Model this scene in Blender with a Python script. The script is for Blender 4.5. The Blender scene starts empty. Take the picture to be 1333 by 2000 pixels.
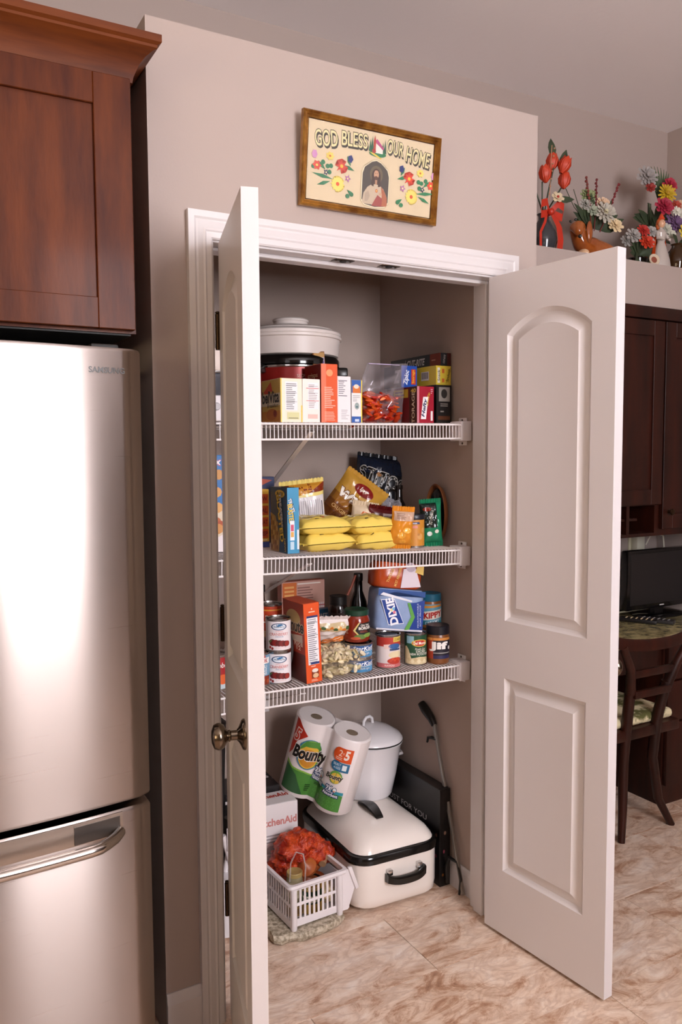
import bpy, bmesh, math, random
from mathutils import Vector, Matrix, Euler, noise
R_ = math.radians
SC = bpy.context.scene
COL = SC.collection
random.seed(7)

# ------------------------------------------------------------------ camera
def set_camera():
    x, y, z, yaw, pitch, roll, F = -0.7454, -1.9817, 1.5189, 0.5102, -0.0727, -0.0057, 1594.5
    f = Vector((math.sin(yaw)*math.cos(pitch), math.cos(yaw)*math.cos(pitch), math.sin(pitch)))
    r0 = Vector((math.cos(yaw), -math.sin(yaw), 0)); u0 = r0.cross(f)
    r = math.cos(roll)*r0 + math.sin(roll)*u0; u = -math.sin(roll)*r0 + math.cos(roll)*u0
    cd = bpy.data.cameras.new('camera'); cam = bpy.data.objects.new('camera', cd); COL.objects.link(cam)
    M = Matrix((r, u, -f)).transposed().to_4x4(); M.translation = (x, y, z); cam.matrix_world = M
    cd.sensor_fit = 'HORIZONTAL'; cd.sensor_width = 36; cd.lens = F/1333*36; cd.clip_start = .05
    SC.camera = cam
set_camera()

# ------------------------------------------------------------------ world, lights, exposure
wd = bpy.data.worlds.new('world'); SC.world = wd; wd.use_nodes = True
wd.node_tree.nodes['Background'].inputs[0].default_value = (.75, .8, .9, 1)
wd.node_tree.nodes['Background'].inputs[1].default_value = .6
KEY = 31.0          # daylight behind the dining window
FILL = 6.5         # glow of the left-wall panes, added as fill light
CEIL = 19          # unseen fill light added to brighten the ceiling
SC.view_settings.view_transform = 'Standard'; SC.view_settings.look = 'None'
SC.view_settings.gamma = 1; SC.view_settings.use_curve_mapping = False
SC.view_settings.exposure = 0.0
def area(name, loc, target, sx, sy, power, col):
    l = bpy.data.lights.new(name, 'AREA'); l.shape = 'RECTANGLE'; l.size = sx; l.size_y = sy; l.energy = power; l.color = col
    o = bpy.data.objects.new(name, l); COL.objects.link(o); o.location = loc
    o.rotation_euler = (Vector(target)-Vector(loc)).to_track_quat('-Z', 'Y').to_euler()
    return o
area('ceiling_fill', (-.7, -2.4, 2.0), (-.7, -2.4, 3), .35, .35, CEIL, (1, .97, .97))  # added upward fill for the ceiling, with no fixture of its own

# ------------------------------------------------------------------ materials
def lin(c):
    c = c/255
    return c/12.92 if c <= .04045 else ((c+.055)/1.055)**2.4
def hexc(h):
    h = h.lstrip('#'); return tuple(lin(int(h[i:i+2], 16)) for i in (0, 2, 4)) + (1,)
MATS = {}
def mat(name, col='#808080', rough=.5, metal=0, spec=.5, noise_s=None, col2=None, bump=0, bscale=40, stretch=(1, 1, 1), emit=0,
        coat=0, detail=4, contrast=(.35, .65), trans=0, alpha=1, aniso=0):
    if name in MATS: return MATS[name]
    m = bpy.data.materials.new(name); m.use_nodes = True; MATS[name] = m
    nt = m.node_tree; b = nt.nodes['Principled BSDF']
    b.inputs['Base Color'].default_value = hexc(col); b.inputs['Roughness'].default_value = rough
    b.inputs['Metallic'].default_value = metal; b.inputs['Specular IOR Level'].default_value = spec
    b.inputs['Coat Weight'].default_value = coat; b.inputs['Coat Roughness'].default_value = .12
    b.inputs['Transmission Weight'].default_value = trans; b.inputs['Alpha'].default_value = alpha
    b.inputs['Anisotropic'].default_value = aniso
    if emit: b.inputs['Emission Color'].default_value = hexc(col); b.inputs['Emission Strength'].default_value = emit
    m.diffuse_color = hexc(col)
    if noise_s or bump:
        tc = nt.nodes.new('ShaderNodeTexCoord'); mp = nt.nodes.new('ShaderNodeMapping'); mp.inputs['Scale'].default_value = stretch
        nt.links.new(tc.outputs['Object'], mp.inputs['Vector'])
    if noise_s:
        n = nt.nodes.new('ShaderNodeTexNoise'); n.inputs['Scale'].default_value = noise_s; n.inputs['Detail'].default_value = detail
        n.inputs['Roughness'].default_value = .6
        r = nt.nodes.new('ShaderNodeValToRGB'); r.color_ramp.elements[0].position = contrast[0]; r.color_ramp.elements[1].position = contrast[1]
        r.color_ramp.elements[0].color = hexc(col); r.color_ramp.elements[1].color = hexc(col2 or col)
        nt.links.new(mp.outputs[0], n.inputs['Vector']); nt.links.new(n.outputs['Fac'], r.inputs[0]); nt.links.new(r.outputs[0], b.inputs['Base Color'])
    if bump:
        n2 = nt.nodes.new('ShaderNodeTexNoise'); n2.inputs['Scale'].default_value = bscale; n2.inputs['Detail'].default_value = 3
        bp = nt.nodes.new('ShaderNodeBump'); bp.inputs['Strength'].default_value = bump; bp.inputs['Distance'].default_value = .01
        nt.links.new(mp.outputs[0], n2.inputs['Vector']); nt.links.new(n2.outputs['Fac'], bp.inputs['Height']); nt.links.new(bp.outputs[0], b.inputs['Normal'])
    return m
def pm(col, rough=.45, metal=0):
    return mat('ink_%s_%d_%d' % (col.lstrip('#'), int(rough*100), int(metal*10)), col, rough, metal)
def film(name, tint='#ffffff', a=.12, rough=.12):
    if name in MATS: return MATS[name]
    m = bpy.data.materials.new(name); m.use_nodes = True; MATS[name] = m; nt = m.node_tree
    out = nt.nodes['Material Output']; nt.nodes.remove(nt.nodes['Principled BSDF'])
    t = nt.nodes.new('ShaderNodeBsdfTransparent'); t.inputs[0].default_value = (.95, .95, .96, 1)
    g = nt.nodes.new('ShaderNodeBsdfGlossy'); g.inputs['Roughness'].default_value = rough; g.inputs[0].default_value = hexc(tint)
    d = nt.nodes.new('ShaderNodeBsdfDiffuse'); d.inputs[0].default_value = hexc(tint)
    ad = nt.nodes.new('ShaderNodeMixShader'); ad.inputs[0].default_value = .5
    nt.links.new(d.outputs[0], ad.inputs[1]); nt.links.new(g.outputs[0], ad.inputs[2])
    lw = nt.nodes.new('ShaderNodeLayerWeight'); lw.inputs[0].default_value = .35
    mr = nt.nodes.new('ShaderNodeMapRange'); mr.inputs[3].default_value = a; mr.inputs[4].default_value = min(1, a*3.5)
    nt.links.new(lw.outputs['Facing'], mr.inputs[0])
    mx = nt.nodes.new('ShaderNodeMixShader'); nt.links.new(mr.outputs[0], mx.inputs[0])
    nt.links.new(t.outputs[0], mx.inputs[1]); nt.links.new(ad.outputs[0], mx.inputs[2]); nt.links.new(mx.outputs[0], out.inputs[0])
    return m

M_WALL = mat('wall_paint', '#ac9c94', .75, bump=.03, bscale=160)
M_WALLIN = mat('pantry_paint', '#ac9a90', .8, bump=.03, bscale=160)
M_DIM = mat('low_bounce_paint', '#7a685d', .8, bump=.03, bscale=160)  # unseen room walls, toned darker to cut bounced light
M_CEIL = mat('ceiling_paint', '#f2ecec', .85, bump=.06, bscale=60)
M_TRIM = mat('white_trim_paint', '#d2cccc', .32)
M_DOOR = mat('white_door_paint', '#d3cccc', .36)
M_CHERRY = mat('cherry_wood', '#3d1404', .48, spec=.16, noise_s=5, col2='#67300b', stretch=(3, 3, .55), bump=.04, bscale=60, coat=.04, contrast=(.3, .72))
M_CHERRYD = mat('dark_cherry_wood', '#200b06', .4, spec=.3, noise_s=5, col2='#37140a', stretch=(3, 3, .5), coat=.05)
M_BRONZE = mat('oil_rubbed_bronze', '#4a3a2c', .3, metal=1)
M_NICKEL = mat('antique_nickel', '#75685a', .22, metal=1)
M_CHROME = mat('chrome', '#c9c6c4', .15, metal=1)
M_TIN = mat('tin_plate', '#b9b5b2', .25, metal=1)
M_BLACK = mat('black_plastic', '#15120f', .3)
M_BLACKM = mat('black_matte', '#171412', .6)
M_WIRE = mat('white_vinyl_coated_wire', '#ebe4e2', .35)
M_WPLAS = mat('white_plastic', '#e6dfe0', .35)
M_ENAMEL = mat('cream_enamel', '#f0e6dd', .12, coat=.4)
M_WENAMEL = mat('white_enamel', '#e6e2e4', .15, coat=.4)
M_GLASSD = mat('dark_glass', '#120d0b', .08)

# ------------------------------------------------------------------ mesh helpers
class MB:
    def __init__(s): s.v = []; s.f = []; s.m = []
    def add(s, vs, fs, m=0):
        o = len(s.v); s.v += [tuple(v) for v in vs]
        for f in fs: s.f.append(tuple(i+o for i in f)); s.m.append(m)
        return s
    def box(s, a, b, m=0, M=None):
        x0, y0, z0 = a; x1, y1, z1 = b
        vs = [Vector(p) for p in ((x0,y0,z0),(x1,y0,z0),(x1,y1,z0),(x0,y1,z0),(x0,y0,z1),(x1,y0,z1),(x1,y1,z1),(x0,y1,z1))]
        if M: vs = [M @ v for v in vs]
        return s.add(vs, [(3,2,1,0),(4,5,6,7),(0,1,5,4),(1,2,6,5),(2,3,7,6),(3,0,4,7)], m)
    def loft(s, rings, m=0, cap0=True, cap1=True, closed=True):
        n = len(rings[0]); o = len(s.v)
        for r in rings: s.v += [tuple(p) for p in r]
        for k in range(len(rings)-1):
            for i in range(n if closed else n-1):
                j = (i+1) % n; a = o+k*n
                s.f.append((a+i, a+j, a+n+j, a+n+i)); s.m.append(m)
        if cap0: s.f.append(tuple(o+i for i in range(n))[::-1]); s.m.append(m)
        if cap1: s.f.append(tuple(o+(len(rings)-1)*n+i for i in range(n))); s.m.append(m)
        return s
    def tube(s, pts, r, n=8, m=0, caps=True):
        pts = [Vector(p) for p in pts]; rings = []; up = None
        for i, p in enumerate(pts):
            t = (pts[min(i+1, len(pts)-1)]-pts[max(i-1, 0)]).normalized()
            if up is None:
                up = Vector((0, 0, 1)) if abs(t.z) < .9 else Vector((1, 0, 0))
            a = t.cross(up).normalized(); b = a.cross(t).normalized(); up = b
            rr = r[i] if isinstance(r, (list, tuple)) else r
            rings.append([p+rr*(math.cos(2*math.pi*k/n)*a+math.sin(2*math.pi*k/n)*b) for k in range(n)])
        rings = [q[::-1] for q in rings]
        return s.loft(rings, m, caps, caps)
    def lathe(s, prof, n=28, m=0, c=(0, 0, 0), M=None, cap0=True, cap1=True, ms=None, sx=1, sy=1):
        rings = []
        for r, z in prof:
            ring = [Vector((sx*r*math.cos(2*math.pi*k/n), sy*r*math.sin(2*math.pi*k/n), z)) for k in range(n)]
            if M: ring = [M @ p for p in ring]
            rings.append([p+Vector(c) for p in ring])
        return s.loft(rings, m, cap0 and prof[0][0] > 0, cap1 and prof[-1][0] > 0)
    def ball(s, c, r, m=0, n=14, k=8, M=None):
        rx, ry, rz = r if isinstance(r, (tuple, list)) else (r, r, r)
        rings = []
        for i in range(k+1):
            t = -math.pi/2+math.pi*i/k
            ring = [Vector((rx*max(math.cos(t), .02)*math.cos(2*math.pi*j/n), ry*max(math.cos(t), .02)*math.sin(2*math.pi*j/n), rz*math.sin(t))) for j in range(n)]
            if M: ring = [M @ p for p in ring]
            rings.append([p+Vector(c) for p in ring])
        return s.loft(rings, m)
    def prism(s, poly, y0, y1, m=0, f=None):
        # poly in (x,z); extruded along y
        f = f or (lambda x, y, z: (x, y, z))
        return s.loft([[f(x, y0, z) for x, z in poly], [f(x, y1, z) for x, z in poly]], m)
    def build(s, name, mats, parent=None, bev=0, seg=2, smooth=35, loc=None, rot=None):
        me = bpy.data.meshes.new(name); me.from_pydata(s.v, [], s.f); me.update()
        mats = mats if isinstance(mats, (list, tuple)) else [mats]
        for q in mats: me.materials.append(q)
        me.polygons.foreach_set('material_index', s.m)
        bm = bmesh.new(); bm.from_mesh(me)
        bmesh.ops.recalc_face_normals(bm, faces=bm.faces)
        if bev:
            es = [e for e in bm.edges if len(e.link_faces) == 2 and e.calc_face_angle(0) > .5]
            bmesh.ops.bevel(bm, geom=es, offset=bev, segments=seg, affect='EDGES', profile=.5, clamp_overlap=True)
        bm.to_mesh(me); bm.free()
        if smooth:
            me.polygons.foreach_set('use_smooth', [True]*len(me.polygons)); me.set_sharp_from_angle(angle=R_(smooth))
        o = bpy.data.objects.new(name, me); COL.objects.link(o)
        if parent: o.parent = parent
        if loc is not None: o.location = loc
        if rot is not None: o.rotation_euler = rot
        return o
def tag(o, label, cat, group=None):
    o['label'] = label; o['category'] = cat
    if group: o['group'] = group
    return o
def thing(name, label, cat, loc=(0, 0, 0), rot=(0, 0, 0), group=None):
    o = bpy.data.objects.new(name, None); COL.objects.link(o); o.location = loc; o.rotation_euler = rot; o.empty_display_size = .03
    return tag(o, label, cat, group)
def struct(o): o['kind'] = 'structure'; return o
def kid(src, parent, name=None, loc=None, rot=None):
    c = src.copy(); COL.objects.link(c); c.parent = parent
    if loc is not None: c.location = loc
    if rot is not None: c.rotation_euler = rot
    return c

# ---- printed designs: flat shapes and lettering laid on a surface
_TX = {}
def text_geo(st, bold, shear):
    k = (st, bold, shear)
    if k not in _TX:
        cu = bpy.data.curves.new('lettering', 'FONT'); cu.body = st; cu.offset = bold; cu.shear = shear; cu.resolution_u = 3; cu.size = 1
        ob = bpy.data.objects.new('lettering', cu); me = bpy.data.meshes.new_from_object(ob)
        v = [(p.co.x, p.co.y) for p in me.vertices]; f = [tuple(p.vertices) for p in me.polygons]
        bpy.data.objects.remove(ob); bpy.data.meshes.remove(me); bpy.data.curves.remove(cu)
        xs = [p[0] for p in v] or [0, 1]; ys = [p[1] for p in v] or [0, 1]
        x0, x1, y0, y1 = min(xs), max(xs), min(ys), max(ys)
        _TX[k] = ([((x-x0)/(x1-x0), (y-y0)/(y1-y0)) for x, y in v], f)
    return _TX[k]
def Rc(x0, y0, x1, y1, c): return ('p', [(x0, y0), (x1, y0), (x1, y1), (x0, y1)], c)
def El(cx, cy, rx, ry, c, n=24): return ('p', [(cx+rx*math.cos(2*math.pi*k/n), cy+ry*math.sin(2*math.pi*k/n)) for k in range(n)], c)
def Po(pts, c): return ('p', pts, c)
def Tx(s, x0, y0, x1, y1, c, b=0.0, sh=0.0, rot=0): return ('t', s, (x0, y0, x1, y1), c, b, sh, rot)
def To(s, x0, y0, x1, y1, c, oc, b=.01, sh=0., rot=0, o=.035):
    return [Tx(s, x0-.012, y0-.012, x1+.012, y1+.012, oc, b+o, sh, rot), Tx(s, x0, y0, x1, y1, c, b, sh, rot)]
def Ls(x0, y0, x1, y1, n, c, seed=1):
    rnd = random.Random(seed); out = []; h = (y1-y0)/n
    for i in range(n):
        y = y1-h*(i+.75); out.append(Rc(x0, y, x0+(x1-x0)*rnd.uniform(.55, 1), y+h*.45, c))
    return out
def Nf(x0, y0, x1, y1, seed=1, c='#8d8a8c', bg='#f0ebea', n=14):
    # a nutrition panel: pale field, dark rules, rows of small type
    o = [Rc(x0, y0, x1, y1, bg)]
    pad = (x1-x0)*.08
    o += Ls(x0+pad, y0+.02, x1-pad, y1-.03, n, c, seed)
    for q in (.86, .6, .3): o.append(Rc(x0+pad*.6, y0+(y1-y0)*q, x1-pad*.6, y0+(y1-y0)*q+.006, '#4a4648'))
    return o
def Fl(cx, cy, r, n, c, cc, asp=1, a0=0, inner=.45):
    pts = []
    for k in range(2*n):
        q = r if k % 2 == 0 else r*inner
        a = a0+math.pi*k/n; pts.append((cx+q*math.cos(a), cy+q*asp*math.sin(a)))
    return [Po(pts, c), El(cx, cy, r*.25, r*.25*asp, cc, 10)]
def flat(items):
    out = []
    for i in items:
        if isinstance(i, list): out += flat(i)
        else: out.append(i)
    return out
def art(name, parent, items, w, h, mapf, step=None, rough=.45, lift0=.0004, dl=.00004):
    items = flat(items); bm = bmesh.new(); cols = []
    for li, it in enumerate(items):
        if it[0] == 'p': vs = [(x*w, y*h) for x, y in it[1]]; fs = [tuple(range(len(vs)))]; c = it[2]
        else:
            _, st, (x0, y0, x1, y1), c, b, sh, rot = it
            gv, fs = text_geo(st, b, sh)
            vs = [((x0+(x1-x0)*a)*w, (y0+(y1-y0)*q)*h) for a, q in gv]
            if rot:
                cx, cy = (x0+x1)/2*w, (y0+y1)/2*h; ca, sa = math.cos(R_(rot)), math.sin(R_(rot))
                vs = [(cx+(x-cx)*ca-(y-cy)*sa, cy+(x-cx)*sa+(y-cy)*ca) for x, y in vs]
        if c not in cols: cols.append(c)
        mi = cols.index(c); bv = [bm.verts.new((x, y, li)) for x, y in vs]
        for f in fs:
            try: bm.faces.new([bv[i] for i in f]).material_index = mi
            except ValueError: pass
    bmesh.ops.triangulate(bm, faces=[f for f in bm.faces if len(f.verts) > 3])
    if step:
        for ax, L in ((0, w), (1, h)):
            st = step if isinstance(step, (int, float)) else step[ax]
            if not st: continue
            k = math.floor(min(v.co[ax] for v in bm.verts)/st)+1; mx = max(v.co[ax] for v in bm.verts)
            while k*st < mx:
                no = Vector((1, 0, 0)) if ax == 0 else Vector((0, 1, 0))
                bmesh.ops.bisect_plane(bm, geom=bm.verts[:]+bm.edges[:]+bm.faces[:], plane_co=no*(k*st), plane_no=no, dist=1e-7); k += 1
    for f in bm.faces:
        f.normal_update()
        if f.normal.z < 0: f.normal_flip()
    for v in bm.verts: v.co = Vector(mapf(v.co.x, v.co.y, lift0+dl*round(v.co.z)))
    me = bpy.data.meshes.new(name); bm.to_mesh(me); bm.free()
    for c in cols: me.materials.append(pm(c, rough))
    o = bpy.data.objects.new(name, me); COL.objects.link(o); o.parent = parent
    return o
def plane_map(o, U, V, N):
    o, U, V, N = Vector(o), Vector(U), Vector(V), Vector(N)
    return lambda u, v, l: o+u*U+v*V+l*N
def cyl_map(r, w, z0=0, cx=0, cy=0):
    return lambda u, v, l: (cx+(r+l)*math.sin((u-w/2)/r), cy-(r+l)*math.cos((u-w/2)/r), z0+v)

# ---- packages
FACES = {'front': ((0, 0, 0), (1, 0, 0), (0, 0, 1), (0, -1, 0)), 'left': ((0, 1, 0), (0, -1, 0), (0, 0, 1), (-1, 0, 0)),
         'right': ((1, 0, 0), (0, 1, 0), (0, 0, 1), (1, 0, 0)), 'top': ((0, 0, 1), (1, 0, 0), (0, 1, 0), (0, 0, 1))}
def carton(name, label, corner, size, rot=(0, 0, 0), col='#cccccc', cols={}, designs={}, cat='box', group=None, rough=.45, opened=False):
    w, d, h = size; keys = ['front', 'left', 'right', 'top', 'other']; ms = [pm(cols.get(k, col), rough) for k in keys]+[pm('#6d5a48', .8)]
    q = MB(); x0, y0, z0, x1, y1, z1 = 0, 0, 0, w, d, h
    vs = [(x0,y0,z0),(x1,y0,z0),(x1,y1,z0),(x0,y1,z0),(x0,y0,z1),(x1,y0,z1),(x1,y1,z1),(x0,y1,z1)]
    fs = [((3,2,1,0), 4), ((0,1,5,4), 0), ((1,2,6,5), 2), ((2,3,7,6), 4), ((3,0,4,7), 1)]
    if not opened: fs.append(((4,5,6,7), 3))
    q.v = vs
    for f, m in fs: q.f.append(f); q.m.append(m)
    if opened:   # open top: inner lining
        t = .0012; o = len(q.v); e = h*.12
        q.v += [(t,t,h-e),(w-t,t,h-e),(w-t,d-t,h-e),(t,d-t,h-e),(t,t,h),(w-t,t,h),(w-t,d-t,h),(t,d-t,h)]
        for f in ((0,1,2,3),(0,4,5,1),(1,5,6,2),(2,6,7,3),(3,7,4,0)): q.f.append(tuple(i+o for i in f)); q.m.append(5)
        for a, b in ((0,1),(1,2),(2,3),(3,0)): q.f.append((4+a, 4+b, o+4+b, o+4+a)); q.m.append(5)
    root = q.build(name, ms, loc=corner, rot=rot, bev=0 if opened else .0008, seg=1, smooth=0); tag(root, label, cat, group)
    for k, items in designs.items():
        o, U, V, N = FACES[k]; o = (o[0]*w, o[1]*d, o[2]*h)
        L = {'front': (w, h), 'left': (d, h), 'right': (d, h), 'top': (w, d)}[k]
        art('printed_design', root, items, L[0], L[1], plane_map(o, U, V, N), rough=rough)
    # top closing flap with its seam
    if not opened:
        f = MB(); f.box((w*.02, d*.03, h), (w*.98, d*.55, h+.0007)); f.build('flap', ms[3], root)
    return root
def can(name, label, loc, r, h, face=-25, col='#ffffff', items=(), cat='can', group=None, lab=(.006, .006)):
    rim = .0016; q = MB()
    q.lathe([(r-.004, .002), (r-.001, 0), (r+rim, .0006), (r+rim, .003), (r, .0045), (r, h-.0045), (r+rim, h-.003), (r+rim, h), (r-.001, h), (r-.002, h-.004)], 32)
    root = q.build(name, M_TIN, loc=loc, rot=(0, 0, R_(face))); tag(root, label, cat, group)
    MB().lathe([(r-.0025, h-.0035), (r*.8, h-.0035), (r*.78, h-.0042), (r*.55, h-.0042), (r*.53, h-.0036), (.002, h-.0036)], 32).build('lid', M_TIN, root)
    MB().lathe([(r+.0004, lab[0]), (r+.0004, h-lab[1])], 36, cap0=False, cap1=False).build('paper_label', pm(col), root)
    if items:
        hh = h-lab[0]-lab[1]; w = 2*r*1.25
        art('printed_design', root, items, w, hh, cyl_map(r+.0005, w, lab[0]), step=(.006, 0))
    return root
def jar(name, label, loc, prof, lid, face=-25, body='#7a3a20', lidcol='#15402a', labz=None, labcol=None, items=(), cat='jar', rough=.15, group=None, cone=0):
    # prof: body profile; lid: (r, z0, z1)
    q = MB(); q.lathe(prof, 32); root = q.build(name, pm(body, rough), loc=loc, rot=(0, 0, R_(face))); tag(root, label, cat, group)
    lr, l0, l1 = lid; g = MB(); n = 40
    rings = []
    for rr, z, rib in ((lr*.97, l0, 0), (lr, l0+.001, 1), (lr, l1-.002, 1), (lr*.94, l1, 0), (lr*.9, l1-.0005, 0), (.002, l1-.0008, 0)):
        rings.append([(rr*(1+(.012*rib if k % 2 else 0))*math.cos(2*math.pi*k/n), rr*(1+(.012*rib if k % 2 else 0))*math.sin(2*math.pi*k/n), z) for k in range(n)])
    g.loft(rings, 0).build('lid', pm(lidcol, .35), root)
    if labz:
        lrad = max(p[0] for p in prof)+.0006; z0, z1 = labz
        if labcol: MB().lathe([(lrad, z0), (lrad, z1)], 36, cap0=False, cap1=False).build('paper_label', pm(labcol), root)
        if items:
            w = 2*lrad*1.25; art('printed_design', root, items, w, z1-z0, cyl_map(lrad+.0003, w, z0), step=(.006, 0))
    return root
def pillow_f(w, h, t, seed, wr=.12, px=3., pz=3.5):
    def f(u, v):
        a = max(0, 1-abs(2*u-1)**px); b = max(0, 1-abs(2*v-1)**pz)
        base = (a**.62)*(b**.55)
        e = noise.noise(Vector((u*5.2+seed, v*5.6, seed*1.7)))*wr + noise.noise(Vector((u*13+seed*2, v*9, seed)))*wr*.55
        e += math.sin(u*38+3*noise.noise(Vector((v*6, u*3, seed))))*wr*.22*(abs(2*v-1)**4)
        return t/2*max(0, base*(1+e)+e*.22*base**.3)+.0012
    return f
def pillow(name, label, loc, w, h, t, rot=(0, 0, 0), seed=1, col='#ffd23c', items=(), cat='bag', group=None, wr=.12, crimp=.012, m=None, rough=.28, back=None, px=3., pz=3.5, n=(22, 26)):
    f = pillow_f(w, h, t, seed, wr, px, pz); nu, nv = n; q = MB()
    for side, sg in ((0, -1), (1, 1)):
        vs = []
        for j in range(nv+1):
            for i in range(nu+1):
                u, v = i/nu, j/nv
                vs.append(((u-.5)*w*(1-.05*(1-abs(2*v-1)**3)), sg*f(u, v)*(1 if sg < 0 else .85), v*h))
        fs = [(j*(nu+1)+i, j*(nu+1)+i+1, (j+1)*(nu+1)+i+1, (j+1)*(nu+1)+i) for j in range(nv) for i in range(nu)]
        q.add(vs, fs, side)
    o = q.build(name, [m or pm(col, rough), m or pm(back or col, rough)], loc=loc, rot=rot, smooth=80); tag(o, label, cat, group)
    if crimp:
        for z0, z1 in ((-crimp, .001), (h-.001, h+crimp)):
            c = MB(); k = 28; top = []; 
            for i in range(k+1):
                u = i/k; z = (.003 if i % 2 else 0)
                e = .0015*math.sin(i*1.9)
                far = z0-z if z0 < 0 else z1+z; near = z1 if z0 < 0 else z0
                top.append(((u-.5)*w, e, near)); top.append(((u-.5)*w, e*1.5, far))
            c.add([(x, y-.0008, z) for x, y, z in top]+[(x, y+.0008, z) for x, y, z in top],
                  [(2*i, 2*i+2, 2*i+3, 2*i+1) for i in range(k)]+[(2*(k+1)+2*i+1, 2*(k+1)+2*i+3, 2*(k+1)+2*i+2, 2*(k+1)+2*i) for i in range(k)])
            c.build('seal', m or pm(col, rough), o)
    if items:
        art('printed_design', o, items, w, h, lambda x, z, l: ((x/w-.5)*w*(1-.05*(1-abs(2*max(0, min(1, z/h))-1)**3)), -(f(max(0, min(1, x/w)), max(0, min(1, z/h)))+l*1.6), z), step=(w/26, h/30), rough=rough, lift0=.0009)
    return o

# ================================================================== THE SETTING
W = .916; ZT = 2.047; CW = .0655; RV = .005; TOP = 2.557; XL = -.162; XR = 1.0725; YB = .73; XP0, XP1 = -.035, .95
BACK = .80; CEILZ = 3.055; XRW = 2.64
# floor: vinyl tiles printed like honed stone, each tile its own piece
def floor_mat():
    m = bpy.data.materials.new('stone_look_vinyl'); m.use_nodes = True; nt = m.node_tree; b = nt.nodes['Principled BSDF']
    N, Lk = nt.nodes.new, nt.links.new
    tc = N('ShaderNodeTexCoord'); oi = N('ShaderNodeObjectInfo')
    sh = N('ShaderNodeVectorMath'); sh.operation = 'MULTIPLY_ADD'
    comb = N('ShaderNodeCombineXYZ'); 
    for k in range(3): Lk(oi.outputs['Random'], comb.inputs[k])
    Lk(comb.outputs[0], sh.inputs[0]); sh.inputs[1].default_value = (37, 11, 5); Lk(tc.outputs['Object'], sh.inputs[2])
    mp = N('ShaderNodeMapping'); mp.inputs['Scale'].default_value = (1.0, 2.0, 1); mp.inputs['Rotation'].default_value = (0, 0, .12); Lk(sh.outputs[0], mp.inputs[0])
    n1 = N('ShaderNodeTexNoise'); n1.inputs['Scale'].default_value = 5.0; n1.inputs['Detail'].default_value = 9; n1.inputs['Roughness'].default_value = .74; n1.inputs['Distortion'].default_value = 1.2
    Lk(mp.outputs[0], n1.inputs['Vector'])
    r = N('ShaderNodeValToRGB'); e = r.color_ramp.elements; e[0].position = .3; e[0].color = hexc('#866251'); e[1].position = .78; e[1].color = hexc('#f8efe6')
    for p, c in ((.40, '#b88f73'), (.48, '#dbbfa8'), (.58, '#e8d2bf')): q = e.new(p); q.color = hexc(c)
    Lk(n1.outputs['Fac'], r.inputs[0])
    n2 = N('ShaderNodeTexNoise'); n2.inputs['Scale'].default_value = 6; n2.inputs['Detail'].default_value = 8; n2.inputs['Distortion'].default_value = 2.5; Lk(mp.outputs[0], n2.inputs['Vector'])
    r2 = N('ShaderNodeValToRGB'); e = r2.color_ramp.elements; e[0].position = .42; e[0].color = (0, 0, 0, 1); e[1].position = .62; e[1].color = (0, 0, 0, 1); q = e.new(.5); q.color = (1, 1, 1, 1)
    Lk(n2.outputs['Fac'], r2.inputs[0])
    mx = N('ShaderNodeMixRGB'); mx.inputs[2].default_value = hexc('#96674a'); Lk(r.outputs[0], mx.inputs[1])
    ml = N('ShaderNodeMath'); ml.operation = 'MULTIPLY'; ml.inputs[1].default_value = .28; Lk(r2.outputs[0], ml.inputs[0]); Lk(ml.outputs[0], mx.inputs[0])
    Lk(mx.outputs[0], b.inputs['Base Color']); b.inputs['Roughness'].default_value = .42
    bp = N('ShaderNodeBump'); bp.inputs['Strength'].default_value = .12; bp.inputs['Distance'].default_value = .004; Lk(n1.outputs['Fac'], bp.inputs['Height']); Lk(bp.outputs[0], b.inputs['Normal'])
    return m
M_FLOOR = floor_mat()
fl = struct(MB().box((-3.3, -4.7, -.06), (4.7, .9, -.004)).build('floor', mat('floor_underlay', '#6b5644', .8), smooth=0))
TW, TD = 1.2, .3
tile0 = MB().box((0, 0, -.004), (TW-.0015, TD-.0015, 0)).build('tile', M_FLOOR, fl, bev=.0008, seg=1, smooth=0)
first = True
for iy in range(-8, 3):
    for ix in range(-2, 4):
        x, y = ix*TW-.23+(0, .43, .85)[iy % 3], iy*TD+.19
        if y > .75: continue
        if first: tile0.location = (x, y, 0); first = False
        else: kid(tile0, fl, loc=(x, y, 0))
fill = MB().box((-3.3, -4.7, -.004), (4.7, -2.215, -.0005)); fill.build('far_tiles', M_FLOOR, fl, smooth=0)['kind'] = 'stuff'

struct(MB().box((-3.3, -4.7, CEILZ), (4.7, .9, CEILZ+.08)).build('ceiling', M_CEIL, smooth=0))
struct(MB().box((-3.3, BACK, 0), (XRW+.1, .9, CEILZ)).build('wall_back', M_WALL, smooth=0))
q = MB(); q.box((XRW, -.6, 0), (XRW+.1, BACK, CEILZ)); q.box((XRW+.1, -.7, 0), (4.7, -.6, CEILZ)); struct(q.build('wall_right', M_WALL, smooth=0))
struct(MB().box((4.6, -4.7, 0), (4.7, -.7, CEILZ)).build('wall_dining', M_DIM, smooth=0))
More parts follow.
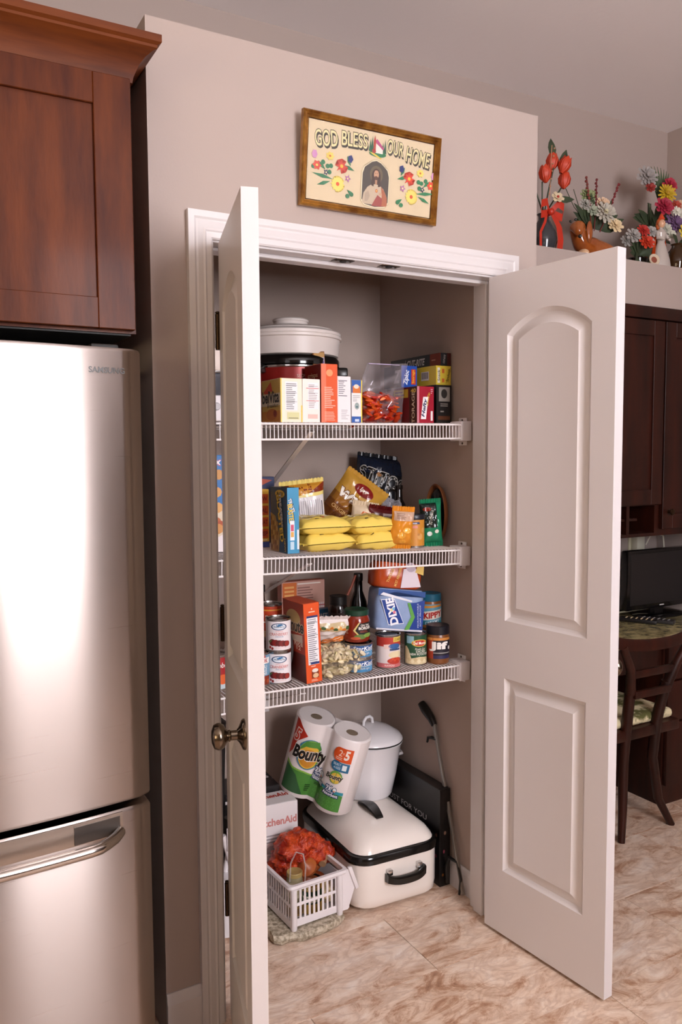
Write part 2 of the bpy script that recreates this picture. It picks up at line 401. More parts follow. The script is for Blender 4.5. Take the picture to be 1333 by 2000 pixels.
# rear wall with the dining window, left wall with an opening for the added fill window
YR = -3.4
WX0, WX1, WZ0, WZ1 = .12, 1.08, 1.3, 2.8
q = MB(); q.box((-3.3, YR-.1, 0), (WX0, YR, CEILZ)); q.box((WX1, YR-.1, 0), (4.7, YR, CEILZ)); q.box((WX0, YR-.1, 0), (WX1, YR, WZ0)); q.box((WX0, YR-.1, WZ1), (WX1, YR, CEILZ))
struct(q.build('wall_rear', M_DIM, smooth=0))
LY0, LY1, LZ0, LZ1 = -3.1, -1.5, 1.05, 2.35
q = MB(); q.box((-3.3, -4.6, 0), (-3.2, LY0, CEILZ)); q.box((-3.3, LY1, 0), (-3.2, BACK, CEILZ)); q.box((-3.3, LY0, 0), (-3.2, LY1, LZ0)); q.box((-3.3, LY0, LZ1), (-3.2, LY1, CEILZ))
struct(q.build('wall_left', M_DIM, smooth=0))
def window(name, M, w, h, emit, col='#f7f5fb'):
    q = MB(); t = .05
    for a, b in (((0, 0, 0), (t, .1, h)), ((w-t, 0, 0), (w, .1, h)), ((t, 0, 0), (w-t, .1, t)), ((t, 0, h-t), (w-t, .1, h)), ((w/2-.02, .02, t), (w/2+.02, .08, h-t))): q.box(a, b)
    f = q.build(name, M_TRIM, smooth=0); f.matrix_world = M; struct(f)
    for k in (0, 1):
        MB().box((t+k*(w/2-.03), .045, t), (w/2-.02+k*(w/2-.03), .05, h-t)).build('pane', mat('glowing_pane_%s' % name, col, .2, emit=emit), f, smooth=0)
window('window_1', Matrix.Translation((WX0, YR-.1, WZ0)), WX1-WX0, WZ1-WZ0, KEY)
window('fill_window', Matrix.Translation((-3.2, LY0, LZ0)) @ Matrix.Rotation(R_(90), 4, 'Z'), LY1-LY0, LZ1-LZ0, FILL, '#ffe6bd')  # unseen window added to throw warm fill from the left

# pantry enclosure
q = MB(); T_ = .115
q.box((XL, 0, 0), (-.02, T_, TOP)); q.box((W+.02, 0, 0), (XR, T_, TOP)); q.box((-.02, 0, ZT+.02), (W+.02, T_, TOP))
struct(q.build('wall_front', M_WALL, smooth=0))
q = MB(); q.box((XL, T_, 0), (XP0, BACK, TOP)); struct(q.build('wall_pantry_left', M_WALLIN, smooth=0))
q = MB(); q.box((XP1, T_, 0), (XR, BACK, TOP)); struct(q.build('wall_pantry_right', M_WALLIN, smooth=0))
struct(MB().box((XP0, YB, 0), (XP1, BACK, TOP)).build('wall_pantry_back', M_WALLIN, smooth=0))
struct(MB().box((XP0, T_, 2.44), (XP1, YB, 2.5)).build('ceiling_pantry', M_WALLIN, smooth=0))
# soffit over the desk
SY = .45; SZ0, SZ1 = 2.132, 2.312
struct(MB().box((XR, SY, SZ0), (XRW, BACK, SZ1)).build('wall_soffit', M_WALL, smooth=0))

# casing (mitred, moulded), jambs, stops, ball-catch strikes
prof = [(0, .0), (0, .009), (.004, .012), (.017, .0125), (.021, .015), (.026, .0135), (.04, .0165), (.045, .0155), (.05, .018), (.0655, .018), (.0655, 0)]
q = MB(); rings = []
for k in range(4):
    ring = []
    for w_, t_ in prof:
        x = -RV-w_ if k < 2 else W+RV+w_; z = 0 if k in (0, 3) else ZT+RV+w_
        ring.append((x, -t_, z))
    rings.append(ring)
q.loft(rings); struct(q.build('trim_1', M_TRIM, smooth=20))
q = MB(); q.box((-.02, -.001, 0), (0, T_, ZT)); q.box((W, -.001, 0), (W+.02, T_, ZT)); q.box((-.02, -.001, ZT), (W+.02, T_, ZT+.02))
jam = struct(q.build('trim_2', M_TRIM, smooth=0, bev=.001, seg=1))
q = MB(); q.box((0, .042, 0), (.011, .085, ZT)); q.box((W-.011, .042, 0), (W, .085, ZT)); q.box((.011, .042, ZT-.011), (W-.011, .085, ZT))
q.build('door_stop', M_TRIM, jam, smooth=0, bev=.002, seg=1)
for x in (.385, .535):
    s = MB(); s.box((x-.03, .004, ZT-.0016), (x+.03, .034, ZT)); p_ = s.build('strike_plate', M_BRONZE, jam, bev=.0007)
    s = MB()
    for d in (-.022, .022): s.ball((x+d, .019, ZT-.0018), (.004, .004, .0012), n=10, k=4)
    s.build('screw', M_NICKEL, p_)
    MB().lathe([(.009, ZT-.004), (.01, ZT-.0015)], 16, c=(x, .019, 0)).build('catch_socket', M_BLACKM, p_)

# baseboards
def baseboard(name, pts, nrm, h=.12):
    prof = [(0, 0), (.012, 0), (.012, h*.78), (.009, h*.84), (.008, h*.93), (.004, h), (0, h)]
    (x0, y0), (x1, y1) = pts; nx, ny = nrm
    q = MB(); q.loft([[(x+nx*o, y+ny*o, z) for o, z in prof] for x, y in ((x0, y0), (x1, y1))]); return struct(q.build(name, M_TRIM, smooth=20))
baseboard('baseboard_front', ((XL, 0), (-RV-CW, 0)), (0, -1), .125)
baseboard('baseboard_right', ((XP1, T_), (XP1, YB)), (-1, 0), .09)
baseboard('baseboard_back', ((XP0, YB), (XP1-.012, YB)), (0, -1), .09)
baseboard('baseboard_pantry_front', ((W+.075, 0), (XR, 0)), (0, -1), .125)

# doors
H, DW, T, G = 2.032, .457, .035, .012
def inset(poly, d):
    n = len(poly); out = []
    for i in range(n):
        p0, p1, p2 = Vector(poly[i-1]), Vector(poly[i]), Vector(poly[(i+1) % n])
        e1 = (p1-p0).normalized(); e2 = (p2-p1).normalized(); n1 = Vector((-e1.y, e1.x)); n2 = Vector((-e2.y, e2.x))
        b = (n1+n2); k = b.length_squared
        out.append(tuple(p1+b*(2*d/k if k > .2 else d)))
    return out
PX0, PX1 = .0765, .3805
arch = [(PX0, .9935), (PX1, .9935), (PX1, 1.852)] + [(PX1-(PX1-PX0)*k/16, 1.852+.061*math.sin(math.pi*k/16)**.8) for k in range(1, 16)] + [(PX0, 1.852)]
rect = [(PX0, .205), (PX1, .205), (PX1, .816), (PX0, .816)]
PROF = [(0, 0), (.003, .004), (.008, .0075), (.013, .0115), (.018, .012), (.024, .0112), (.040, .004), (.044, .0012), (.047, .0015)]
def door(name, s, hinge, ang):
    def P(x, y, z): return (s*x, y, z)
    bm = bmesh.new()
    for side in (0, 1):
        y = 0 if side == 0 else T; es = []
        for loop in ([(0, 0), (DW, 0), (DW, H), (0, H)], rect, arch):
            vs = [bm.verts.new(P(x, y, z)) for x, z in loop]
            es += [bm.edges.new((vs[i], vs[(i+1) % len(vs)])) for i in range(len(vs))]
        bmesh.ops.triangle_fill(bm, edges=es, use_beauty=True)
    rim = [bm.verts.new(P(x, y, z)) for y in (0, T) for x, z in ((0, 0), (DW, 0), (DW, H), (0, H))]
    for i in range(4): bm.faces.new((rim[i], rim[(i+1) % 4], rim[4+(i+1) % 4], rim[4+i]))
    bmesh.ops.remove_doubles(bm, verts=bm.verts[:], dist=1e-6); bmesh.ops.recalc_face_normals(bm, faces=bm.faces)
    me = bpy.data.meshes.new(name); bm.to_mesh(me); bm.free(); me.materials.append(M_DOOR)
    d = bpy.data.objects.new(name, me); COL.objects.link(d); d.location = hinge+(G,); d.rotation_euler = (0, 0, ang); struct(d)
    for loop in (arch, rect):
        q = MB()
        for side in (0, 1):
            rings = [[P(x, (dep if side == 0 else T-dep), z) for x, z in inset(loop, o)] for o, dep in PROF]
            q.loft(rings, cap0=False)
        q.build('raised_panel', M_DOOR, d, smooth=25)
    return d
HL = (.0115, -.004); HR = (W-.003, -.004)
AL, AR = R_(105.2), R_(95.88)
dl = door('door_1', 1, HL, -AL); dr = door('door_2', -1, HR, AR)
def hinge(d, s, zs):
    for z in zs:
        q = MB(); r = .0062
        for k in range(5): q.lathe([(r*.9, z-.045+k*.018), (r, z-.0445+k*.018), (r, z-.0275+k*.018), (r*.9, z-.027+k*.018)], 14, c=(-s*.002, -.004, 0))
        q.lathe([(.003, z+.045), (.0055, z+.047), (.0055, z+.05), (.002, z+.052)], 12, c=(-s*.002, -.004, 0))
        h = q.build('hinge', M_BRONZE, d)
        MB().box((-s*.0016, -.001, z-.045), (0, .03, z+.045)).build('hinge_leaf', M_BRONZE, h, smooth=0)
hinge(dl, 1, (1.825-G, 1.076-G, .333-G)); hinge(dr, -1, (1.825-G, 1.10-G, .333-G))
def knob(d, x, z, yd):
    M = Matrix.Translation((x, 0 if yd < 0 else T, z)) @ Matrix.Rotation(R_(90 if yd < 0 else -90), 4, 'X')
    k = MB().lathe([(.033, 0), (.033, .003), (.031, .006), (.024, .009), (.016, .013), (.0115, .017)], 28, M=M).build('knob_rose', M_NICKEL, d)
    MB().lathe([(.0105, .012), (.0105, .03), (.013, .033), (.0115, .036), (.015, .040), (.024, .045), (.0285, .053), (.0285, .058), (.025, .066), (.014, .0705), (.002, .0715)], 28, M=M, sx=1).build('knob', M_NICKEL, k)
knob(dl, .40, .919-G, -1)
knob(dr, -.40, .919-G, -1)

# ================================================================== WIRE SHELVES
SF, SB = .165, .722
def sz(k, x): return (1.606+.0075*x, 1.226-.0277*x, .832-.02*x)[k-1]
def wire_shelf(k, label, nb):
    x0, x1 = XP0+.012, XP1-.045
    zc = sz(k, 0); a = math.atan2(sz(k, 1)-sz(k, 0), 1)
    s = thing('wire_shelf', label, 'shelf', (0, 0, zc), (0, -a, 0), 'white wire pantry shelves')
    r = .00155
    q = MB(); q.tube([(0, SB, -r), (0, SF+.004, -r), (0, SF+.0012, -r-.001), (0, SF, -r-.004), (0, SF, -.051)], r, 6)
    w0 = q.build('wire', M_WIRE, s); n = 73; first = True
    for i in range(n):
        x = x0+(x1-x0)*(i+.5)/n
        if first: w0.location = (x, 0, 0); first = False
        else: kid(w0, s, loc=(x, 0, 0))
    for y, z, rr in ((SF-.002, -.0055, .0031), (SF-.002, -.0505, .0031), (SB, -.006, .003), (.45, -.0062, .003)):
        MB().tube([(x0, y, z), (x1, y, z)], rr, 10).build('rail', M_WIRE, s)
    for xe, sg in ((x1, 1), (x0, -1)):
        xw = XP1 if sg > 0 else XP0
        q = MB(); q.box((min(xe-.002*sg, xw-.004*sg), SF-.008, -.058), (max(xe-.002*sg, xw-.004*sg), SF+.055, .006))
        b = q.build('end_bracket', M_WPLAS, s, bev=.003)
        q = MB(); q.box((min(xw-.005*sg, xw-.0005*sg), SF+.02, -.073), (max(xw-.005*sg, xw-.0005*sg), SF+.062, .018)); q.build('mounting_plate', M_WPLAS, b, bev=.002)
        q = MB()
        for z in (-.066, .011): q.ball((xw-.006*sg, SF+.041, z), (.0015, .004, .004), n=10, k=4)
        q.build('screw', mat('zinc_screw', '#6a625c', .4, metal=1), b)
    for bx, bx2 in nb:
        q = MB(); A, B = Vector((bx, SF+.012, -.028)), Vector((bx2, YB-.004, -.21)); dv = (B-A).normalized(); sd = dv.cross(Vector((0, 0, 1))).normalized(); up = sd.cross(dv)
        q.loft([[P+sd*u+up*v for u, v in ((-.008, -.002), (.008, -.002), (.008, .002), (.006, .002), (.006, 0), (-.006, 0), (-.006, .002), (-.008, .002))] for P in (A, B)])
        br = q.build('support_brace', M_WIRE, s, smooth=0)
        q = MB(); q.box((bx2-.011, YB-.005, -.255), (bx2+.011, YB-.0005, -.195)); q.build('wall_foot', M_WIRE, br, bev=.001)
    return s
wire_shelf(1, 'top white wire shelf holding the red slow cooker', [(.365, .475)])
wire_shelf(2, 'middle white wire shelf holding the yellow snack packets', [(.355, .44)])
wire_shelf(3, 'lowest white wire shelf holding the canned food', [(.33, .455)])

# ================================================================== FRIDGE AND CABINET OVER IT
def steel():
    m = bpy.data.materials.new('brushed_steel'); m.use_nodes = True; nt = m.node_tree; b = nt.nodes['Principled BSDF']
    b.inputs['Base Color'].default_value = hexc('#a69b95'); b.inputs['Metallic'].default_value = 1; b.inputs['Roughness'].default_value = .3
    b.inputs['Anisotropic'].default_value = 1; b.inputs['Anisotropic Rotation'].default_value = 0
    t = nt.nodes.new('ShaderNodeCombineXYZ'); t.inputs[2].default_value = 1; nt.links.new(t.outputs[0], b.inputs['Tangent'])
    tc = nt.nodes.new('ShaderNodeTexCoord'); mp = nt.nodes.new('ShaderNodeMapping'); mp.inputs['Scale'].default_value = (4, 4, 900)
    n = nt.nodes.new('ShaderNodeTexNoise'); n.inputs['Scale'].default_value = 1; n.inputs['Detail'].default_value = 2
    nt.links.new(tc.outputs['Object'], mp.inputs[0]); nt.links.new(mp.outputs[0], n.inputs[0])
    mr = nt.nodes.new('ShaderNodeMapRange'); mr.inputs[3].default_value = .27; mr.inputs[4].default_value = .285
    nt.links.new(n.outputs['Fac'], mr.inputs[0]); nt.links.new(mr.outputs[0], b.inputs['Roughness'])
    return m
M_STEEL = steel()
FX1, FW = -.246, .905; FX0 = FX1-FW; FY = -.20
fr = thing('refrigerator', 'stainless steel refrigerator with bottom freezer drawer and bar handle', 'refrigerator', (FX0, FY, 0))
MB().box((.01, .075, .02), (FW-.008, .86, 1.735)).build('cabinet_body', mat('fridge_side_grey', '#3a3634', .5), fr, bev=.004)
def bulge(x): u = 2*x/FW-1; return -.036*(1-u*u)
def fdoor(name, z0, z1):
    n = 40; ring0 = []
    def sec(z, sh):
        pts = []
        e = .010
        for i in range(n+1):
            x = FW*i/n; xx = min(max(x, sh), FW-sh); d = 0
            m_ = min(x, FW-x)
            if m_ < e: d = e-math.sqrt(max(0, e*e-(e-m_)**2))
            pts.append((xx, bulge(x)+d+sh*.8, z))
        pts += [(FW-sh, .07, z), (sh, .07, z)]
        return pts
    q = MB(); q.loft([sec(z0, .006), sec(z0+.003, .002), sec(z0+.008, 0), sec(z1-.008, 0), sec(z1-.003, .002), sec(z1, .006)])
    return q.build(name, M_STEEL, fr, smooth=40)
d1 = fdoor('door', .748, 1.745); d2 = fdoor('freezer_drawer', .06, .733)
# recessed grip plate and bar handle of the drawer
q = MB(); rg = []
for x in (.06, FW-.066):
    pass
n = 24; top = []; bot = []
q = MB(); ri = []
for i in range(n+1):
    x = .068+(FW-.136)*i/n; y = bulge(x)
    ri.append([(x, y-.0025, .680), (x, y-.0045, .712), (x, y-.0025, .729), (x, y+.004, .729), (x, y+.004, .680)])
q.loft(ri); gp = q.build('grip_plate', mat('satin_steel', '#a89c92', .35, metal=1), d2, smooth=30)
ri = []
for i in range(9):
    x = FW-.175+(.1)*i/8; y = bulge(x)
    ri.append([(x, y-.0052, .683), (x, y-.0056, .7), (x, y-.0052, .722), (x, y-.001, .722), (x, y-.001, .683)])
MB().loft(ri).build('grip_pocket', mat('grey_pocket', '#4d4743', .4, metal=.6), gp, smooth=30)
pts = []; rr = []
for i in range(41):
    t = i/40; x = .075+(FW-.15)*t; m_ = min(t, 1-t)*40
    off = .045*min(1, (m_/3))**.6
    pts.append((x, bulge(x)-.008-off, .684+.004*(1-min(1, m_/4)))); rr.append(.0125 if m_ > .5 else .0115)
MB().tube(pts, rr, 16).build('handle', mat('polished_bar', '#c0b8b2', .16, metal=1), d2, smooth=60)
ew = .165
art('brand_lettering', d1, [Tx('SAMSUNG', 0, 0, 1, 1, '#3b3531', .02)], .078, .0125, lambda u, v, l: (FW-.038-.078+u, bulge(FW-.038-.078+u)-.0006-l, 1.690+v), step=(.01, 0), rough=.3)
MB().box((.03, .02, .004), (FW-.03, .8, .06)).build('toe_grille', M_BLACKM, fr)
q = MB()
for x in (.04, FW-.1): q.box((x, .03, 1.745), (x+.06, .1, 1.757))
q.build('hinge_cover', M_BLACKM, fr, bev=.004)

# cabinet over the fridge
CX1 = -.222; CY = -.10; CZ0, CZ1 = 1.795, 2.40
cab = thing('wall_cabinet', 'cherry wall cabinet with crown moulding above the refrigerator', 'cabinet', (CX1, CY, CZ0))
q = MB(); q.box((-.98, .022, 0), (0, .85, CZ1-CZ0)); q.build('cabinet_body', M_CHERRY, cab, smooth=0)
MB().box((-.97, .03, -.004), (-.01, .85, 0)).build('underside', M_BLACKM, cab, smooth=0)
def shaker(parent, x0, x1, z0, z1, mt, y0=0, st=.088, th=.021, knob_at=None, rs=None):
    rs = rs or st
    d = MB(); d.box((x0, y0, z0), (x0+st, y0+th, z1)); d.box((x1-st, y0, z0), (x1, y0+th, z1))
    d.box((x0+st, y0+.0002, z0), (x1-st, y0+th, z0+rs)); d.box((x0+st, y0+.0002, z1-rs), (x1-st, y0+th, z1))
    o = d.build('cabinet_door', mt, parent, bev=.0015, seg=1, smooth=0)
    MB().box((x0+st-.002, y0+.009, z0+rs-.002), (x1-st+.002, y0+.015, z1-rs+.002)).build('door_panel', mt, o, smooth=0)
    if knob_at:
        k = Matrix.Translation((knob_at[0], y0, knob_at[1])) @ Matrix.Rotation(R_(90), 4, 'X')
        MB().lathe([(.008, 0), (.006, .004), (.005, .012), (.012, .018), (.0145, .023), (.012, .028), (.002, .03)], 20, M=k).build('knob', M_BRONZE, o)
    return o
shaker(cab, -.485, -.006, .006, .562, M_CHERRY, st=.083, rs=.068)
shaker(cab, -.972, -.489, .006, .562, M_CHERRY, st=.083, rs=.068)
# crown, mitred at the right-hand corner
cp = [(0, 0), (.004, .0), (.006, .012), (.010, .022), (.017, .038), (.028, .053), (.042, .064), (.050, .068), (.050, .074), (.058, .079), (.058, .095), (0, .095)]
zz = CZ1-CZ0-.044+.0
q = MB(); q.loft([[(-1.0, .022-o, zz+z) for o, z in cp], [(0+o, .022-o, zz+z) for o, z in cp], [(0+o, .60, zz+z) for o, z in cp]])
q.build('crown_moulding', mat('cherry_crown', '#431a08', .55, spec=.2, noise_s=5, col2='#6a3412', stretch=(.5, 3, 5)), cab, smooth=30)

# ================================================================== FRAMED MOTTO
def frame():
    fw, fh, t = .437, .238, .02
    f = thing('framed_picture', 'gold framed motto with flowers and a portrait above the pantry opening', 'picture', (.236, -.004, 2.170), (R_(6.5), 0, 0))
    prof = [(0, 0), (0, .014), (.003, .018), (.006, .013), (.009, .015), (.012, .010), (.015, .012), (.0175, .008), (.0175, 0)]
    q = MB(); rings = []
    for cx, cz, sx, sz_ in ((0, 0, 1, 1), (fw, 0, -1, 1), (fw, fh, -1, -1), (0, fh, 1, -1), (0, 0, 1, 1)):
        rings.append([(cx+sx*o, -d, cz+sz_*o) for o, d in prof])
    q.loft(rings, cap0=False, cap1=False)
    q.build('frame', mat('antique_gold', '#7d5022', .3, metal=.6, noise_s=30, col2='#b5853f'), f, smooth=20)
    MB().box((.02, -.006, .02), (fw-.02, -.002, fh-.02)).build('backing', pm('#e2cda6', .6), f, smooth=0)
    cream = '#e6d6a8'; dk = '#4c4326'; it = []
    for s, x0, x1, y0, y1, r in (('GOD', .05, .225, .68, .90, 6), ('BLESS', .25, .455, .74, .94, 2), ('OUR', .605, .745, .74, .94, -3), ('HOME', .765, .965, .67, .89, -6)):
        it += [Tx(s, x0+.006, y0-.018, x1+.006, y1-.018, '#2e2616', .05, 0, r), Tx(s, x0, y0, x1, y1, dk, .045, 0, r), Tx(s, x0+.003, y0+.01, x1-.003, y1-.01, '#efe0a4', .008, 0, r)]
    # chapel among firs
    for x, h in ((.475, .16), (.49, .2), (.575, .14), (.592, .18)): it.append(Po([(x-.012, .74), (x+.012, .74), (x, .74+h)], '#1e5a3a'))
    it += [El(.535, .72, .068, .04, '#1f7a44'), Po([(.47, .73), (.5, .7), (.56, .66), (.57, .67), (.51, .72)], '#e6c94c'), Po([(.5, .73), (.575, .73), (.575, .8), (.5, .86)], '#efe6d6'),
           Po([(.51, .87), (.525, .91), (.585, .8), (.575, .78)], '#b8467a'), Rc(.5, .74, .518, .88, '#b53a26'), Po([(.5, .88), (.518, .88), (.509, .95)], '#b53a26'), El(.505, .75, .016, .03, '#a92f24', 12)]
    # portrait medallion
    med = [(.425, .12), (.45, .06), (.53, .04), (.605, .06), (.635, .12), (.635, .45), (.62, .53), (.585, .56), (.565, .61), (.53, .63), (.495, .61), (.475, .56), (.44, .53), (.425, .45)]
    it += [Po([(.53+(x-.53)*1.09, .33+(y-.33)*1.07) for x, y in med], '#b8a678'), Po([(.53+(x-.53)*1.07, .33+(y-.33)*1.05) for x, y in med], '#efe2bd'), Po(med, '#4a4034')]
    it += [El(.533, .455, .052, .115, '#6a5c40'), El(.533, .43, .036, .10, '#43281a', 18), Po([(.43, .09), (.44, .065), (.62, .065), (.63, .09), (.622, .2), (.595, .285), (.56, .33), (.505, .33), (.468, .285), (.438, .2)], '#cbb698'),
           Po([(.575, .315), (.6, .27), (.626, .18), (.63, .09), (.62, .065), (.575, .06), (.585, .18)], '#b3653f'), Po([(.505, .05), (.585, .055), (.59, .16), (.55, .2)], '#a1463a'),
           Po([(.497, .31), (.515, .30), (.52, .40), (.508, .45), (.498, .42)], '#43281a'), Po([(.551, .30), (.569, .31), (.568, .42), (.558, .45), (.547, .40)], '#43281a'), Rc(.525, .33, .542, .39, '#b98966'),
           El(.533, .46, .02, .058, '#c99a76', 16), El(.533, .412, .0155, .026, '#5a3722', 12), El(.526, .472, .003, .005, '#3a2418', 6), El(.54, .472, .003, .005, '#3a2418', 6), Po([(.513, .47), (.515, .52), (.533, .535), (.551, .52), (.553, .47), (.545, .505), (.533, .512), (.521, .505)], '#4a2c1a'),
           El(.54, .25, .010, .024, '#c8632e', 10), El(.54, .25, .005, .012, '#f0c860', 8), El(.572, .215, .014, .02, '#d0a684', 10), Po([(.45, .2), (.475, .24), (.49, .17), (.47, .1), (.45, .1)], '#b8a48a')]
    # flower sprays, mirrored
    for mir in (0, 1):
        X = (lambda x: x) if not mir else (lambda x: 1.06-x)
        for a, b, c, d in ((.30, .62, .33, .5), (.2, .3, .04, .34), (.18, .27, .08, .2), (.31, .2, .36, .13), (.08, .5, .14, .4), (.27, .5, .36, .45)):
            x0, x1 = X(a), X(c); dx, dy = x1-x0, (d-b)*.5; L = math.hypot(dx, dy); nx, ny = -dy/L*.006, dx/L*.012
            it.append(Po([(x0, b), ((x0+x1)/2+nx*2, (b+d)/2+ny*2), (x1, d), ((x0+x1)/2-nx*2, (b+d)/2-ny*2)], '#2e7d4e'))
        for a, b in ((.12, .49), (.155, .45), (.18, .46), (.17, .38), (.345, .15), (.315, .12), (.05, .42)): it.append(El(X(a), b, .016, .03, '#2c7a4c', 8))
        it += Fl(X(.26), .48, .05, 8, '#d8432a', '#e8b83a', 1.9); it += Fl(X(.075), .44, .034, 6, '#d8482c', '#f0d060', 1.9, inner=.7)
        it += Fl(X(.17), .58, .034, 7, '#e8cf62', '#c8702a', 1.7, inner=.7); it += Fl(X(.235), .25, .054, 14, '#ead268', '#d2552c', 1.9, inner=.75)
        it += Fl(X(.325), .59, .022, 5, '#26306a', '#26306a', 2.4, inner=.8); it += Fl(X(.145), .37, .022, 5, '#222a58', '#e8d890', 2); it += Fl(X(.31), .34, .026, 5, '#a8679a', '#e8d890', 2)
        it += Fl(X(.055), .57, .022, 6, '#c58ab4', '#c58ab4', 2.6, inner=.8)
    art('printed_motto', f, it, fw-.035, fh-.035, plane_map((.0175, -.0062, .0175), (1, 0, 0), (0, 0, 1), (0, -1, 0)), rough=.5, dl=.00002)
    MB().box((.02, -.0085, .02), (fw-.02, -.0078, fh-.02)).build('glass', film('picture_glass', '#ffffff', .03, .03), f, smooth=0)
frame()

# ================================================================== DESK CORNER
DX0 = XR
uc = thing('hutch_cabinet', 'dark cherry hutch cabinet with cubbyholes hung under the flower ledge', 'cabinet', (DX0, SY, 1.145))
q = MB(); z2 = .985
q.box((0, .022, .135), (1.155, .34, z2)); q.box((1.155, .022, 0), (1.56, .34, z2)); q.box((0, .3, 0), (1.155, .34, .135)); q.box((0, .02, 0), (1.155, .34, .014))
for x in (0, .26, .52, .78, .96, 1.135): q.box((x, .02, .014), (x+.018, .3, .135))
for x in (.278, .798): q.box((x, .03, .07), (x+.24, .3, .08))
q.build('cabinet_body', M_CHERRYD, uc, smooth=0)
q = MB(); q.box((-.0, -.006, z2-.05), (1.565, .03, z2+.002)); q.build('top_rail', M_CHERRYD, uc, bev=.004)
for x0, x1, z0 in ((.005, .385, .14), (.39, .77, .14), (.775, 1.155, .14)): shaker(uc, x0, x1, z0, z2-.055, M_CHERRYD, st=.065)
shaker(uc, 1.165, 1.555, .03, z2-.055, M_CHERRYD, st=.065, knob_at=(1.2, .105))
M_GRAN = mat('green_gold_granite', '#6f6646', .22, noise_s=26, col2='#b9ab7a', detail=8, contrast=(.38, .6), coat=.3)
dk = thing('desk', 'built in desk with granite top under the dark hutch', 'desk', (DX0, .30, 0))
MB().box((.0, 0, .715), (1.555, .49, .745)).build('granite_top', M_GRAN, dk, bev=.006)
MB().box((0, .03, .60), (1.03, .05, .715)).build('apron', M_CHERRYD, dk, smooth=0)
q = MB(); q.box((1.03, .02, 0), (1.555, .49, .715)); q.build('drawer_unit', M_CHERRYD, dk, smooth=0)
for z0, z1 in ((.09, .36), (.37, .54), (.55, .70)):
    o = MB().box((1.04, 0, z0), (1.55, .02, z1)).build('drawer_front', M_CHERRYD, dk, bev=.002)
    MB().ball((1.3, -.012, (z0+z1)/2), .012, n=12, k=6).build('knob', M_BRONZE, o)
MB().box((0, .47, 0), (1.03, .49, .715)).build('back_panel', M_CHERRYD, dk, smooth=0)
# monitor
mo = thing('monitor', 'black flat monitor standing on the granite desk', 'monitor', (2.44, .63, .746))
MB().box((-.235, -.02, .035), (.235, .02, .315)).build('housing', mat('gloss_black', '#0d0b0c', .12), mo, bev=.008)
MB().box((-.215, -.0215, .06), (.215, -.0202, .297)).build('screen', mat('dark_screen', '#1b1819', .3), mo, smooth=0)
MB().box((-.235, -.024, .302), (.235, -.018, .315)).build('top_bezel', mat('gloss_black', '#0d0b0c'), mo, bev=.003)
q = MB(); q.box((-.03, -.005, .012), (.03, .02, .08)); q.lathe([(.15, 0), (.15, .006), (.12, .011), (.04, .014)], 32, sy=.6); q.build('stand', mat('gloss_black', '#0d0b0c'), mo)
art('logo_mark', mo, [Rc(0, 0, 1, 1, '#c9c4c2')], .03, .005, plane_map((-.015, -.0208, .046), (1, 0, 0), (0, 0, 1), (0, -1, 0)))
def remote(label, x, y, rz, dark):
    r = thing('remote_control', label, 'remote', (x, y, .746), (0, 0, rz), 'remotes on the desk')
    MB().box((-.024, -.085, 0), (.024, .085, .018)).build('case', mat('remote_grey' if dark else 'remote_black', '#2b2828' if dark else '#191616', .4), r, bev=.006)
    b0 = MB().ball((0, 0, 0), (.005, .004, .002), n=8, k=4).build('button', pm('#c8b28c' if not dark else '#8e8a88'), r); b0.location = (-.013, -.06, .0185)
    for i in range(3):
        for j in range(6):
            if i or j: kid(b0, r, loc=(-.013+.013*i, -.06+.022*j, .0185))
remote('black remote control lying left of the other on the granite', 2.205, .545, .5, False); remote('grey remote control lying nearer the monitor stand', 2.27, .505, .4, True)
# wall outlet and leads
ou = thing('power_adapter', 'white plug adapter in the wall outlet under the hutch', 'adapter', (2.46, BACK, 1.075))
MB().box((-.04, -.006, -.06), (.04, 0, .06)).build('outlet_plate', pm('#d8d0b4'), ou, bev=.002); MB().box((-.025, -.045, -.04), (.03, -.006, .045)).build('adapter', pm('#ddd6c2'), ou, bev=.006)
MB().tube([(.04, -.04, -.015), (.07, -.05, .045), (.14, -.06, .025), (.16, -.06, -.125), (.14, -.04, -.325)], .004, 8).build('cord', pm('#e4dcc8'), ou)
MB().tube([(-.23, .16, .394), (-.2, .155, .294), (-.19, .155, .204), (-.225, .14, .084), (-.2, .1, .004), (-.05, .02, .03)], .0045, 8).build('cable', pm('#d9d0b0'), mo)
# dining chair
ch = thing('dining_chair', 'dark wood chair with floral cushion drawn up to the desk', 'chair', (1.80, .12, 0))
def leg(pts, r): return MB().tube(pts, r, 10).build('leg', M_CHERRYD, ch, smooth=50)
leg([(-.10, .02, .62), (-.085, .05, .46), (-.075, .07, .3), (-.085, .06, .12), (-.10, .05, 0)], [.02, .022, .02, .017, .014])
leg([(.10, .02, .62), (.085, .05, .46), (.09, .07, .3), (.13, .07, .12), (.20, .06, 0)], [.02, .022, .02, .018, .015])
leg([(-.2, .46, .44), (-.205, .47, .2), (-.21, .48, 0)], [.022, .018, .014]); leg([(.2, .46, .44), (.205, .47, .2), (.21, .48, 0)], [.022, .018, .014])
for sg in (-1, 1):
    MB().tube([(sg*.10, .02, .60), (sg*.13, -.005, .70), (sg*.19, -.02, .80)], [.02, .018, .016], 10).build('back_post', M_CHERRYD, ch, smooth=50)
q = MB(); ri = []
for i in range(15):
    t = i/14*2-1; x = t*.25; z = .80+.035*(t*t)*0+.03*abs(t)**2.2; y = -.03+.02*t*t
    ri.append([(x, y-.012, z-.03), (x, y-.014, z+.0), (x, y-.005, z+.014), (x, y+.01, z+.008), (x, y+.012, z-.03)])
q.loft(ri); q.build('top_rail', M_CHERRYD, ch, smooth=50)
